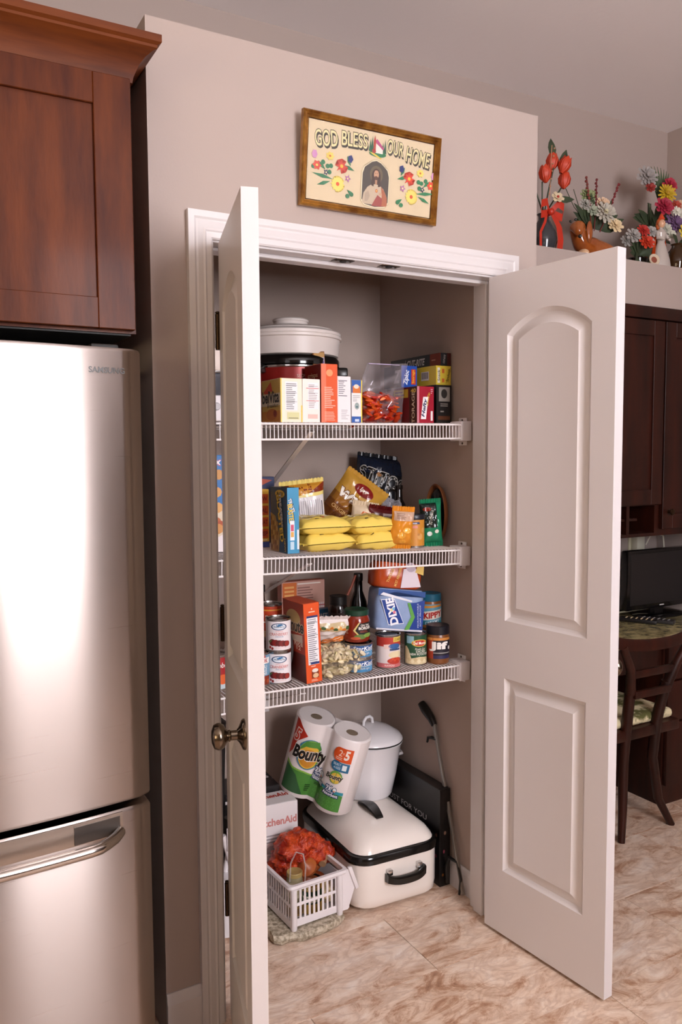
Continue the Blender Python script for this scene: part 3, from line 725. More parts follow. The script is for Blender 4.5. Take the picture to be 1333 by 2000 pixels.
for z, w_ in ((.66, .12), (.58, .1)):
    MB().box((-w_, -.005, z), (w_, .012, z+.03)).build('back_slat', M_CHERRYD, ch, bev=.004)
MB().box((-.215, .04, .40), (.215, .48, .445)).build('seat_frame', M_CHERRYD, ch, bev=.01)
cm = mat('floral_tapestry', '#d9cba4', .8, noise_s=16, col2='#5c5a2c', contrast=(.45, .56), detail=3)
q = MB(); q.box((-.2, .06, .445), (.2, .46, .485)); q.build('cushion', cm, ch, bev=.018, seg=3)

# ================================================================== TOP SHELF
Z1 = lambda x: sz(1, x)+.0006
# small white appliance seen through the hinge gap
ap = thing('counter_appliance', 'white countertop appliance with a grey window and round knob behind the door hinge', 'appliance', (.05, .33, Z1(.1)))
MB().box((0, 0, .006), (.16, .17, .085)).build('base_housing', M_WPLAS, ap, bev=.008)
MB().box((.004, .006, .085), (.156, .165, .155)).build('window_band', mat('smoked_window', '#4a4a50', .15), ap, bev=.004)
MB().box((.0, .0, .155), (.16, .17, .225)).build('hopper', pm('#e3d3c8'), ap, bev=.012)
MB().box((-.002, -.002, .15), (.162, .172, .157)).build('chrome_trim', M_CHROME, ap, bev=.001)
Mk = Matrix.Translation((.075, 0, .05)) @ Matrix.Rotation(R_(90), 4, 'X')
MB().lathe([(.012, 0), (.012, .006), (.009, .009), (.002, .009)], 20, M=Mk).build('dial', pm('#b9b4b6'), ap)
# slow cooker with a ridged white tub stacked on it
sc_ = thing('slow_cooker', 'red slow cooker with black rim at the back of the top shelf', 'slow cooker', (.47, .53, Z1(.47)))
MB().lathe([(.115, .0), (.12, .008), (.142, .02), (.150, .05), (.152, .185)], 40).build('body', mat('red_metal', '#7d1712', .3, metal=.3), sc_)
MB().lathe([(.1525, .183), (.156, .186), (.156, .190), (.1525, .192)], 40).build('chrome_band', M_CHROME, sc_)
MB().lathe([(.150, .191), (.163, .194), (.164, .212), (.158, .222), (.12, .224)], 40).build('crock_rim', mat('black_stoneware', '#100d0c', .1), sc_)
for a in (-20, 200):
    Mh = Matrix.Rotation(R_(a), 4, 'Z')
    q = MB(); q.loft([[Mh @ Vector((x, y, z)) for y, z in ((-.035, .165), (.035, .165), (.03, .195), (-.03, .195))] for x in (.148, .19)]); q.build('handle', M_BLACK, sc_, bev=.006)
art('lettering', sc_, [Tx('SLOW COOKER', 0, 0, 1, 1, '#d8b8a8')], .10, .01, cyl_map(.1525, .1, .15), step=(.008, 0))
tb = thing('lidded_tub', 'round white plastic tub with ridged lid stacked on the slow cooker', 'tub', (.47, .53, Z1(.47)+.2250))
MB().lathe([(.152, 0), (.160, .003), (.166, .055), (.163, .06)], 44).build('bowl', pm('#d9cdc6', .4), tb)
q = MB().lathe([(.168, .056), (.171, .058), (.171, .066), (.167, .068), (.169, .070), (.169, .078), (.164, .082), (.145, .088), (.142, .092), (.11, .10), (.075, .106), (.06, .109)], 44)
ld = q.build('lid', pm('#e0d4cd', .4), tb)
MB().lathe([(.062, .106), (.058, .112), (.057, .119), (.06, .121), (.061, .126), (.057, .130), (.05, .1315), (.045, .128), (.002, .127)], 36).build('lid_knob', pm('#e0d4cd', .4), ld)
yel = '#e9c95a'
carton('biscuit_box', 'yellow breakfast biscuit box beside the door edge on the top shelf', (.298, .25, Z1(.3)), (.073, .137, .133), cols={'front': '#efe6cf', 'left': '#caa24a', 'top': '#e6cf85'}, col=yel,
       designs={'left': [Rc(0, 0, 1, .28, '#c77f26'), Po([(.1, .72), (.5, .95), (.42, .6)], '#c8462a'), El(.55, .2, .3, .13, '#b5641f'), El(.72, .22, .09, .08, '#8e2f1c'), Rc(0, .4, 1, .68, '#cfc0a0'),
                         Tx('belVita', .04, .46, .94, .74, '#1d1a14', .03), Tx('Breakfast', .3, .36, .9, .45, '#3f3a2c', .005, .2), Po([(.45, .73), (.5, .96), (.6, .72)], '#c9402a')],
                'front': [Nf(.22, .28, .78, .93, 2), Rc(0, 0, .06, 1, yel), Rc(.94, 0, 1, .4, yel), Rc(.3, .08, .85, .24, '#d8d29a'), Rc(.36, .1, .8, .12, '#8a8466')]})
carton('cracker_box', 'cream box with pink nutrition panel between the yellow and red boxes', (.373, .252, Z1(.38)), (.060, .13, .133), col='#efe3d2', cols={'front': '#f2e9df'},
       designs={'front': [Nf(.3, .32, .9, .92, 4, '#b9a8a8'), Rc(.2, .78, .92, .8, '#d98c8c'), Rc(.2, .5, .92, .515, '#d98c8c'), Rc(.3, .1, .85, .2, '#e7bdb0')]})
carton('snack_box', 'tall orange red box, the tallest in the top shelf row', (.436, .25, Z1(.45)), (.058, .11, .181), col='#8c1f14', cols={'front': '#e2613a', 'left': '#7a1b14', 'top': '#9c2a1a'}, rough=.25,
       designs={'front': [Rc(0, 0, .3, 1, '#e87f62'), Ls(.2, .25, .85, .62, 12, '#f3c0aa', 3), Ls(.2, .04, .85, .2, 6, '#f0b49c', 5), El(.5, .85, .2, .06, '#e8a070')], 'left': [Tx('crisps', .2, .76, .8, .86, '#c9a080', .01), Rc(0, .2, 1, .5, '#5e1410')]})
carton('sachet_box', 'white box with grey print right of the tall red box', (.498, .262, Z1(.5)), (.05, .11, .146), col='#ece6e6',
       designs={'front': [Ls(.12, .62, .7, .9, 7, '#8d8890', 7), Rc(.1, .9, .72, .915, '#5a5660'), Rc(.1, .58, .72, .595, '#5a5660'), Ls(.3, .08, .9, .3, 6, '#c3bdbf', 9)]})
carton('drink_mix_box', 'white and blue box with a yellow edge next to the candy bag', (.551, .262, Z1(.57)), (.038, .11, .136), col='#ece7e4', cols={'right': '#e4c63c', 'top': '#e9e4dc'},
       designs={'front': [Rc(0, 0, .9, .16, '#2456a4'), Rc(0, .7, .9, 1, '#2b5aa8'), Po([(.08, .7), (.85, .7), (.8, .86), (.1, .86)], '#d8742a'), El(.45, .85, .25, .05, '#e6d6c0'), Ls(.1, .5, .8, .66, 4, '#b8b2b2', 2), El(.5, .4, .22, .08, '#9aa6a2'), Rc(.4, .36, .6, .4, '#4f6a70'), Rc(.9, 0, 1, 1, '#e4c63c'), Rc(.3, .04, .7, .1, '#c9d4e6')]})
# wrapped bar box peeking over the red box
carton('bar_packet', 'brown foil wrapped bar packet sticking up behind the tall red box', (.486, .372, Z1(.47)), (.044, .02, .232), rot=(0, R_(-4), 0), col='#7c4a24', rough=.25, cat='packet',
       designs={'front': [Rc(.1, .9, .95, .99, '#b58a52'), Rc(.45, .7, .95, .92, '#a99fb0'), Rc(.5, .74, .9, .78, '#5e4a80'), Rc(.5, .84, .9, .87, '#5e4a80')]})
# zip bag of wrapped sweets
def candy_bag():
    t = thing('candy_bag', 'clear zip bag of red and orange wrapped sweets on the top shelf', 'bag', (.69, .33, Z1(.69)))
    f = pillow_f(.185, .20, .13, 4.2, .25, 2.5, 3); q = MB(); nu, nv = 18, 20
    for sg in (-1, 1):
        vs = []
        for j in range(nv+1):
            for i in range(nu+1):
                u, v = i/nu, j/nv; k = (1-v)**.5
                vs.append(((u-.5)*.185*(1-.25*v)+.03*v*v, sg*(f(u, v)*.8*k+.002)+.03*v*math.sin(u*5), v*.2))
        q.add(vs, [(j*(nu+1)+i, j*(nu+1)+i+1, (j+1)*(nu+1)+i+1, (j+1)*(nu+1)+i) for j in range(nv) for i in range(nu)])
    q.build('zip_bag', film('clear_bag', '#e2dae0', .12, .15), t, smooth=80)
    MB().box((-.035, -.002, .196), (.085, .002, .199)).build('zip_strip', pm('#b9a9c4', .3), t)
    rnd = random.Random(3); sw = []
    for c in ('#c8401a', '#a8200f', '#d8581c'):
        m_ = mat('foil_'+c[1:], c, .22, metal=.35)
        g = MB(); ri = []
        for x, r in ((-.032, .011), (-.026, .004), (-.02, .009), (0, .0115), (.02, .009), (.026, .004), (.032, .011)):
            ri.append([(x, r*math.cos(a)*(1.2 if abs(x) > .03 else 1), r*math.sin(a)*(.35 if abs(x) > .03 else .8)) for a in [2*math.pi*k/9 for k in range(9)]])
        g.loft(ri); sw.append((g, m_))
    protos = [None]*3
    for i in range(72):
        k = i % 3; L = i/72
        p = (rnd.uniform(-.076, .07)*(1-.35*L), rnd.uniform(-.042, .03)*(1-.4*L), .012+.085*L+rnd.uniform(-.004, .004)); r = (rnd.uniform(-.5, .5), rnd.uniform(-.6, .6), rnd.uniform(0, 3.1))
        if protos[k] is None: protos[k] = sw[k][0].build('wrapped_sweet', sw[k][1], t, loc=p, rot=r, smooth=60)
        else: kid(protos[k], t, loc=p, rot=r)
candy_bag()
# storage bag boxes at the right end
carton('storage_bag_box', 'dark red storage bag box at the right end of the top shelf', (.792, .25, Z1(.82)), (.068, .2, .122), col='#7c1220', cols={'front': '#9c1b2e', 'left': '#7a1f22'}, rough=.3,
       designs={'front': [Rc(.0, 0, .12, 1, '#c9808a'), Po([(.22, .12), (.52, .12), (.66, .72), (.36, .72)], '#f0eaea'), Tx('Hefty', -.02, .36, .9, .5, '#1c2a52', .03, .25, 80), Tx('OneZip', .34, .62, .98, .7, '#e0b83c', .01, .2, 80), Rc(.8, .08, .92, .34, '#e8dcdc'), Ls(.8, .8, .92, .95, 3, '#d0a0a8', 2)],
                'left': [Rc(.78, 0, 1, 1, '#4a2a1c'), Tx('STORAGE', .60, .32, 1.18, .46, '#e0d2b4', .02, 0, 90), Tx('40', .82, .84, .97, .95, '#e6c84e', .03), Rc(.3, .72, .74, .95, '#d8b53c'), Ls(.34, .76, .7, .92, 2, '#6a1a18', 3)]})
carton('zip_bag_box', 'bright blue zip bag box lying on the dark red storage bag box', (.787, .335, Z1(.82)+.124), (.066, .1, .073), rot=(0, 0, R_(3)), col='#1f4aa0', rough=.3,
       designs={'front': [Tx('Ziploc', -.05, .3, .72, .62, '#e6e6ee', .03, .2, 80), Rc(.62, .15, .9, .85, '#c03a26'), Tx('Storage', .42, .42, 1.1, .6, '#e8b83c', .01, 0, 90)], 'left': [Rc(0, 0, 1, 1, '#2a2c34'), Tx('Z', .55, .2, .95, .8, '#c8c8d0', .04, .2)]})
carton('coffee_box', 'black box with a grey badge in the right corner of the top shelf', (.872, .252, Z1(.9)), (.062, .15, .128), rot=(0, 0, 0), col='#15110f', rough=.4,
       designs={'front': [Rc(.15, .58, .88, .95, '#8f8880'), El(.5, .78, .2, .12, '#2a2624'), Ls(.25, .44, .75, .54, 2, '#8f8880', 2), Ls(.25, .28, .6, .36, 1, '#8a847c', 3), Rc(.1, .1, .9, .2, '#5a3018')]})
carton('sandwich_bag_box', 'yellow sandwich bag box lying on the black coffee box', (.880, .265, Z1(.9)+.130), (.063, .16, .064), rot=(0, 0, R_(2)), col='#d6bd3e', rough=.35,
       designs={'front': [Rc(.08, .1, .25, .9, '#e6dfce'), Tx('Snack', -.12, .42, .46, .58, '#3a3420', .01, 0, 90), Rc(.38, .62, .54, .84, '#c8622c'), Rc(.38, .14, .54, .34, '#c8622c'), Tx('Sandwich', .45, .42, 1.15, .6, '#3c3416', .015, .2, 75), Po([(.62, .08), (.66, .1), (.98, .95), (.94, .95)], '#8e7a20')],
                'left': [Rc(.1, .42, .26, .7, '#b58a96'), Rc(.48, .28, .75, .74, '#e9e3da'), [Rc(.5+.03*k, .36, .5+.03*k+.014, .7, '#3a3436') for k in range(8)]]})
carton('wax_paper_box', 'long black wax paper box on top of the stack in the right corner', (.902, .27, Z1(.9)+.196), (.042, .30, .042), rot=(0, 0, R_(1)), col='#1b1f22', rough=.35,
       designs={'left': [Rc(0, 0, 1, 1, '#1d2528'), Tx('CUT-RITE', .34, .2, .70, .78, '#c2bcb8', .03, .25), Tx('Reynolds', .04, .4, .26, .66, '#7f8a78', .0), Po([(.29, .15), (.3, .15), (.32, .85), (.31, .85)], '#9a948e'), Rc(.8, 0, 1, 1, '#6e2818'), Ls(.83, .4, .95, .6, 1, '#b08068', 1)],
                'front': [Rc(.62, 0, 1, 1, '#4a1e1c'), Tx('CUT-RITE', .0, .42, .7, .6, '#b0a8a4', .01, .2, 80)]})

# ================================================================== MIDDLE SHELF
Z2 = lambda x: sz(2, x)+.0006
carton('cereal_box', 'tall blue cereal box glimpsed between the left casing and the open door', (-.028, .31, Z2(.05)), (.162, .06, .288), col='#2f6fae', cols={'right': '#1e3f6c'},
       designs={'front': [Rc(0, 0, 1, .2, '#e6dcdc'), El(.7, .3, .45, .16, '#d9c8b0'), [El(x, y, .1, .055, c, 9) for x, y, c in ((.75, .78, '#d9a55e'), (.92, .8, '#c98f4a'), (.6, .66, '#e0b06c'), (.88, .62, '#cf9650'), (.9, .46, '#d9a05a'), (.7, .5, '#c08443'), (.86, .31, '#b8602c'), (.94, .27, '#a8481f'), (.75, .29, '#d9b27c'), (.9, .24, '#c98a48'))],
                          To('oix', .72, .9, .97, .965, '#f2eef0', '#b8607e', .02, .1), Rc(.4, .86, .6, .87, '#e8e4ea')]})
carton('pop_tart_box', 'narrow yellow box with orange print behind the blue treats box', (.252, .40, Z2(.3)), (.072, .05, .185), col='#e3b23c', rough=.4,
       designs={'front': [Rc(0, 0, 1, .1, '#3a4f9a'), [Rc(.3, .16+.2*k, .96, .16+.2*k+.16, '#d0561f') for k in range(4)], [Tx(s, .4, .2+.2*k, .92, .28+.2*k, '#7c1a14', .03) for k, s in enumerate(('CRISP', 'TREAT', 'REAL', 'NEW'))], Rc(.3, .12, .9, .14, '#f2dca0')]})
carton('cookie_box', 'navy box with a red corner standing at the back behind the yellow box', (.318, .53, Z2(.36)), (.085, .05, .222), col='#262f56', designs={'front': [Po([(0, .8), (.9, .95), (0, 1)], '#a84424'), Rc(0, .0, 1, .3, '#1e2546')]})
carton('treats_box', 'opened blue cereal treats box with yellow lettering at the shelf front', (.297, .208, Z2(.3)), (.038, .125, .197), rot=(0, 0, R_(-1)), col='#1d4f6e', cols={'front': '#3a8cb4', 'left': '#1f4a66'}, opened=True,
       designs={'left': [Po([(0, .0), (.5, .0), (.55, .25), (.3, .55), (0, .6)], '#b08a52'), [El(.06+.11*(i % 4)+.03*(i//4 % 2), .06+.075*(i//4), .055, .04, ('#8a5a2a', '#c9a05e', '#a8743a')[i % 3], 7) for i in range(26)], El(.6, .9, .28, .06, '#d8b23a'), Tx('BLOX', .42, .87, .8, .93, '#2a2010', .03),
                         To('BLASTED', .02, .46, 1.18, .59, '#e8c43c', '#15120c', .03, .0, -78), To('SHREDS', .36, .56, 1.0, .62, '#c8cdd2', '#16283a', .01, 0, -80), To('TREATS', .3, .66, .98, .74, '#d6d8da', '#16283a', .02, 0, -80), Tx('NEW!', .72, .1, 1.04, .15, '#e0b63c', .02, 0, -85)],
                'front': [To('TREATS', -.2, .70, .9, .76, '#e8e6e2', '#1d4f7a', .02, 0, -72), To('BLASTED', -.5, .56, 1.1, .64, '#e8c63c', '#1c3450', .02, 0, -84), Rc(.22, .2, .6, .5, '#dfe6ea'), Rc(.28, .34, .54, .44, '#c8506a'), Rc(.28, .25, .54, .33, '#d8a24e'), Rc(.24, .06, .56, .18, '#b9d2de'), Rc(.82, .06, 1, .36, '#dce6ea')]})
pillow('snack_bag', 'white and yellow snack bag seen from the back with printed panel', (.475, .44, Z2(.47)+.012), .15, .195, .07, (R_(8), R_(-6), R_(-14)), 2.3, '#e8d27a', rough=.22,
       items=[Rc(.03, .3, .97, .8, '#ded9dc'), [Rc(.34, .36, .36, .74, '#2b282c'), Rc(.9, .42, .92, .7, '#2b282c')], [Rc(.1+.05*k, .38, .115+.05*k, .74, '#a8a2a8') for k in range(16)], Rc(0, .86, 1, 1, '#7c2c14'), Po([(.3, .82), (.6, .86), (.98, 1), (.2, 1)], '#c88a2c'), El(.7, .18, .07, .03, '#d8702c')])
for i, (lb, x, y, z, r, w_, d_) in enumerate((('lower yellow snack packet of the left pair', .452, .30, .0, 3, .172, .165), ('upper yellow snack packet of the left pair', .446, .305, .049, -3, .168, .165), ('lower yellow snack packet of the right pair', .626, .282, .0, 8, .172, .135), ('upper yellow snack packet of the right pair', .614, .292, .049, 3, .165, .14))):
    a = R_(90+r)
    pillow('snack_packet', lb, (x+w_/2*math.cos(R_(r)), y+w_/2*math.sin(R_(r)), Z2(x)+.0245+z), d_, w_, .058, (R_(-90), 0, a), 5.1+i*1.7, '#ecce62', rough=.26, group='yellow snack packets', wr=.2, px=7, pz=4.5, crimp=.014,
           items=[Rc(.4, .2, .9, .8, '#e6d9b4'), El(.24, .5, .06, .045, '#c83c2c'), Rc(.10, .62, .13, .7, '#4a3c20'), Rc(.45, .25, .85, .75, '#d8c070')], cat='packet')
pillow('potato_chip_bag', 'gold and brown wavy chip bag slumped at the back of the middle shelf', (.592, .485, Z2(.6)+.03), .175, .215, .085, (R_(8), R_(36), R_(-16)), 8.4, '#b98a34', rough=.2, wr=.2,
       items=[Rc(0, 0, 1, .36, '#5c3216'), Po([(0, .36), (1, .36), (1, .46), (0, .5)], '#744218'), Po([(0, .5), (1, .46), (1, .56), (0, .64)], '#94601f'), To('wavy', .06, .52, .92, .72, '#efe8dc', '#7a4a1c', .03, .1, -4), Tx('ORIGINAL', .1, .38, .6, .44, '#d8b074', .01, 0, -3), El(.5, .87, .22, .09, '#7c1a18'), Tx("lay", .4, .83, .6, .91, '#e8dcc8', .02, .2), El(.45, .18, .3, .12, '#a8742c')])
pillow('tortilla_chip_bag', 'black tortilla chip bag leaning in the back right corner', (.845, .61, Z2(.84)+.012), .19, .285, .09, (R_(-6), R_(8), R_(-16)), 3.7, '#15161c', rough=.25, wr=.2,
       items=[Rc(0, .78, 1, 1, '#1a2030'), To('STiTOS', .02, .62, .98, .8, '#12100f', '#c4beb6', .02, 0, -14, .025), El(.42, .77, .06, .03, '#9a6a3c'), Po([(.8, .5), (1, .55), (1, .66), (.85, .62)], '#8a2c18'), Rc(0, .2, 1, .45, '#101014')])
pillow('corn_snack_bag', 'small orange and white snack bag behind the yellow packets', (.648, .385, Z2(.64)+.012), .09, .122, .05, (R_(5), R_(10), R_(-20)), 6.6, '#d9c3a4', rough=.22,
       items=[Po([(.12, .1), (.9, .1), (.86, .8), (.4, .86), (.16, .6)], '#d2601c'), Po([(.3, .2), (.5, .5), (.7, .3), (.6, .7), (.35, .66)], '#e8a060')], wr=.2)
pillow('jerky_packet', 'dark red packet with a white barcode lying behind the yellow packets', (.705, .39, Z2(.7)+.012), .10, .12, .05, (R_(24), R_(10), R_(-12)), 1.6, '#5c1416', rough=.25, items=[Rc(.5, .66, .92, .95, '#d6c8c8'), [Rc(.55+.045*k, .7, .57+.045*k, .9, '#3a3032') for k in range(8)]], cat='packet')
# crumpled clear bag
def crumple(name, label, c, r, seed, m_, cat='bag', amp=.45, squash=(1, 1, 1)):
    q = MB(); n, k = 28, 18; ri = []
    for i in range(k+1):
        t = -math.pi/2+math.pi*i/k; ring = []
        for j in range(n):
            a = 2*math.pi*j/n; d = Vector((max(math.cos(t), .03)*math.cos(a), max(math.cos(t), .03)*math.sin(a), math.sin(t)))
            e = noise.noise(d*2.1+Vector((seed, 0, 0)))*amp+abs(noise.noise(d*5+Vector((0, seed, 0))))*amp*.5
            ring.append((d.x*r*squash[0]*(1+e), d.y*r*squash[1]*(1+e), d.z*r*squash[2]*(1+e)))
        ri.append(ring)
    q.loft(ri); o = q.build(name, m_, loc=c, smooth=28)
    return tag(o, label, cat)
crumple('plastic_bag', 'crumpled clear plastic bag against the black chip bag', (.79, .405, Z2(.78)+.073), .055, 2.2, film('grey_film', '#d8d8e0', .3, .18), amp=.5, squash=(.85, .8, 1.25))
pillow('puff_snack_bag', 'orange cheese snack bag at the front between packets and canister', (.712, .232, Z2(.71)+.012), .078, .112, .045, (R_(4), R_(5), R_(-12)), 9.3, '#d98a24', rough=.22, wr=.22,
       items=[Rc(.05, .72, .98, .98, '#c8a48c'), Ls(.15, .76, .7, .94, 4, '#8a6a5a', 4), El(.4, .3, .2, .09, '#e8a63c'), El(.65, .45, .2, .08, '#eeb048'), El(.5, .12, .18, .06, '#e09a34')])
can_ = can('nut_canister', 'orange nut canister with dark lid on the middle shelf', (.785, .262, Z2(.785)), .037, .098, -28, '#c9862c', [Po([(.2, .82), (.72, .84), (.68, .92), (.22, .9)], '#2a3a66'), Rc(.28, .85, .6, .88, '#d8d8e0'), Rc(.15, .68, .62, .78, '#d98a78'), El(.72, .36, .11, .12, '#d9a25e'), El(.86, .6, .08, .1, '#d29a54'), El(.66, .44, .05, .05, '#b87c3c'), Rc(.12, .14, .4, .26, '#d8b23c'), Ls(.1, .3, .45, .6, 5, '#d9a45c', 3)], cat='canister')
MB().lathe([(.0385, .092), (.039, .094), (.039, .106), (.037, .109), (.002, .109)], 32).build('plastic_lid', pm('#1b1d26', .35), can_)
# dark syrup jug behind
sj = thing('syrup_bottle', 'dark glass syrup bottle with looped handle behind the nut canister', 'bottle', (.838, .43, Z2(.84)))
MB().lathe([(.03, 0), (.036, .006), (.036, .09), (.03, .12), (.014, .15), (.013, .185), (.015, .187), (.015, .20), (.002, .2)], 24).build('body', M_GLASSD, sj)
MB().tube([(-.014, 0, .18), (-.034, 0, .185), (-.043, 0, .16), (-.036, 0, .125), (-.028, 0, .115)], .005, 8).build('handle', M_GLASSD, sj)
pillow('candy_pouch', 'green candy pouch standing upright near the right end of the middle shelf', (.862, .262, Z2(.86)+.012), .074, .135, .04, (R_(4), R_(-4), R_(-24)), 4.4, '#1c7a54', rough=.18, wr=.2,
       items=[Rc(0, .4, .75, 1, '#182420'), Tx('m&m', .12, .6, .75, .72, '#c9c4b8', .02, 0, 80), El(.3, .86, .2, .05, '#8a2a1c'), El(.35, .25, .12, .06, '#dce6e0'), El(.7, .3, .1, .05, '#e8e4d8')])
wb = thing('wooden_bowl', 'oval wooden bowl standing on edge against the right pantry wall', 'bowl', (.927, .315, Z2(.92)+.104), (0, R_(-90), 0))
MB().lathe([(.02, -.012), (.07, -.012), (.098, .0), (.105, .014), (.1, .016), (.09, .006), (.06, -.002), (.02, -.003)], 36, sy=.56).build('shell', mat('walnut_bowl', '#5e3219', .4, noise_s=9, col2='#7d4a28', stretch=(.6, 3, 3)), wb)
q = MB(); q.lathe([(.088, .006), (.08, .010), (.002, .004)], 36, sy=.54); q.build('dark_lining', mat('dark_lacquer', '#1c1a1a', .2), wb)

# ================================================================== LOWEST SHELF
Z3 = lambda x: sz(3, x)+.0006
can('soup_can', 'red and white soup can glimpsed through the hinge gap', (.085, .252, Z3(.09)), .034, .104, -20, '#a01d22', [Rc(0, 0, 1, .42, '#b9c8ce'), El(.7, .3, .2, .16, '#d8602c'), El(.4, .4, .2, .1, '#2c7a44'), Tx('Campbell', .15, .62, .95, .84, '#efe6e0', .01, .2), Rc(.1, .1, .5, .3, '#8aa0a8')])
can('chili_can', 'blue and red chili bean can beside the door edge on the lowest shelf', (.206, .235, Z3(.2)), .036, .100, -25, '#6a94b0', [Rc(0, .72, 1, .92, '#f0ece8'), Tx('COOK', .4, .74, .9, .9, '#9c1f1c', .02), Rc(0, 0, 1, .3, '#7c2c16'), [El(.3+.1*k, .12+.06*(k % 3), .07, .07, ('#a8481c', '#c07830', '#8a2c18')[k % 3], 8) for k in range(7)], Tx('CHILI', .5, .58, .85, .68, '#f0f0f0', .01), Tx('STYLE', .5, .46, .85, .56, '#f0f0f0', .01), Tx('BEANS', .5, .34, .85, .44, '#f0f0f0', .01), El(.72, .96, .08, .05, '#b03a2c')])
def cran(label, z): return can('cranberry_can', label, (.276, .236, z), .0372, .0985, -24, '#ebe3e4',
    [Rc(0, 0, .12, 1, '#cfc6ca'), El(.52, .82, .26, .125, '#1f3f66'), El(.52, .82, .22, .1, '#dfe6ee'), Po([(.32, .8), (.45, .9), (.6, .91), (.72, .84), (.6, .85), (.5, .82)], '#2a6a9a'), Tx('OceanSpray', .32, .775, .72, .84, '#14263e', .01, .15), Tx('jellied', .4, .63, .64, .68, '#d88a84', 0, .2), Tx('CRANBERRY', .2, .51, .84, .61, '#c8706a', .005), Tx('sauce', .4, .45, .66, .5, '#8ea0b8', 0),
     [El(.3+.11*k, .27-.012*k, .12, .12-.004*k, ('#5e1413', '#7c1d1a')[k % 2], 14) for k in range(5)], El(.8, .22, .1, .1, '#963028', 14), Tx('SERVING SUGGESTION', .4, .07, .75, .1, '#d8a8a0', 0), El(.22, .1, .04, .05, '#a82c28', 8), El(.3, .06, .04, .05, '#8c1c1c', 8), Po([(.16, .32), (.3, .36), (.2, .24)], '#4a6a3c')], group='cranberry sauce cans')
cran('lower white cranberry sauce can of the stacked pair', Z3(.276)); cran('upper white cranberry sauce can stacked on its twin', Z3(.276)+.0988)
can('bean_can', 'dark brown can under the orange labelled can at the back', (.318, .385, Z3(.32)), .037, .106, -24, '#4a1d12', [Rc(.1, .3, .9, .7, '#5c2a18')])
can('olive_can', 'orange red can standing on the dark can behind the cranberry cans', (.318, .385, Z3(.32)+.1063), .037, .108, -24, '#c2401c', [Rc(0, .0, 1, .2, '#d8b080'), Tx('LINDSAY', .22, .46, 1.0, .72, '#f0e4d4', .02), Tx('olives', .35, .3, .75, .4, '#e8d0b0', .01), Rc(0, .86, 1, .9, '#e0a03c')])
# tall sauce bottle
jar('sauce_bottle', 'dark sauce bottle with an orange label beside the door edge at the back', (.335, .50, Z3(.34)), [(.026, 0), (.03, .004), (.03, .15), (.026, .175), (.014, .205), (.012, .235)], (.015, .232, .255), -20, '#2c0f0a', '#1a1412', (.05, .145), '#c2501c', [El(.6, .75, .3, .16, '#e8c8a0'), Tx('sauce', .35, .66, .85, .84, '#8c1c14', .02, .2), Po([(.2, .1), (.9, .1), (.55, .5)], '#d8a03c')], cat='bottle')
carton('dinner_box', 'stuffing dinner box with a plate photo at the back of the lowest shelf', (.468, .62, Z3(.5)), (.168, .04, .238), rot=(0, 0, R_(-3)), col='#b5604a', cols={'front': '#c69484', 'top': '#a84a2c'},
       designs={'front': [Rc(0, 0, 1, .5, '#b0503a'), Rc(.02, .68, .34, .985, '#d2691e'), [Rc(.06, .72+.06*k, .28, .75+.06*k, '#e8a95e') for k in range(4)], Rc(.36, .95, .9, .97, '#e8d8cc'), Ls(.36, .72, .8, .92, 5, '#8a5a50', 3), Rc(.0, 0.0, 1, .42, '#c07a50'), El(.5, .46, .46, .16, '#ddd3d6', 30), El(.24, .5, .17, .1, '#29431f', 14), El(.56, .44, .27, .11, '#d9b36a', 22),
                          [El(.36+.4*((i*37) % 100)/100, .37+.14*((i*61) % 100)/100, .025, .02, ('#e6c888', '#c99a4c', '#ecd49c')[i % 3], 7) for i in range(34)], Po([(.25, .56), (.4, .68), (.72, .66), (.78, .55), (.5, .54)], '#8a5230'), Po([(.4, .62), (.5, .66), (.52, .58), (.44, .58)], '#9c6440'), [Rc(.82+.04*i, .44, .845+.04*i, .66, '#e0d0d0') for i in range(4)], [Rc(.8, .46+.05*i, 1, .475+.05*i, '#b0484a') for i in range(4)]]})
carton('instant_rice_box', 'tall orange instant rice box at the front of the lowest shelf', (.338, .170, Z3(.34)), (.054, .135, .243), rot=(0, R_(-2.5), R_(2)), col='#c23c14', cols={'front': '#d9521e', 'left': '#a8341a', 'top': '#b8482a'}, rough=.38,
       designs={'front': [Nf(.16, .23, .86, .84, 6, '#8e8a90', '#eceaec', 22), Rc(.16, .82, .86, .845, '#2a3466'), Rc(.3, .235, .85, .262, '#2a3a70'), El(.5, .93, .04, .012, '#f0d0b8', 8), Ls(.3, .88, .7, .91, 1, '#f0c8b0', 2), Rc(.3, .205, .6, .215, '#f0c8b0'), Rc(.34, .06, .78, .16, '#7c3418'), El(.55, .155, .2, .025, '#e6dcd2'), El(.58, .09, .18, .03, '#d8b48c'), Ls(.3, .02, .8, .05, 2, '#f0c8b0', 3)],
                'left': [El(.5, .78, .34, .12, '#caa868'), To('Minute', .02, .62, .96, .78, '#1c1612', '#d8c09c', .03, .15, 0), Po([(.12, .5), (.9, .5), (.9, .6), (.12, .56)], '#cdb9a4'), Tx('Rice', .5, .45, .9, .52, '#e8c8b0', .02), Rc(0, .0, 1, .36, '#5a1810'), Tx('12', .6, .4, .8, .45, '#f0d8c0', .02)]})
pl = thing('pot_lid', 'grey metal pot lid wedged upright beside the orange rice box', 'lid', (.3255, .318, Z3(.32)+.083), (0, R_(-84), 0))
MB().lathe([(.082, .0), (.083, .003), (.079, .006), (.06, .011), (.03, .014), (.002, .015)], 36).build('disc', mat('brushed_grey_lid', '#8c8886', .35, metal=.8), pl)
MB().lathe([(.008, .014), (.007, .018), (.012, .022), (.002, .024)], 16).build('knob', M_BLACK, pl)
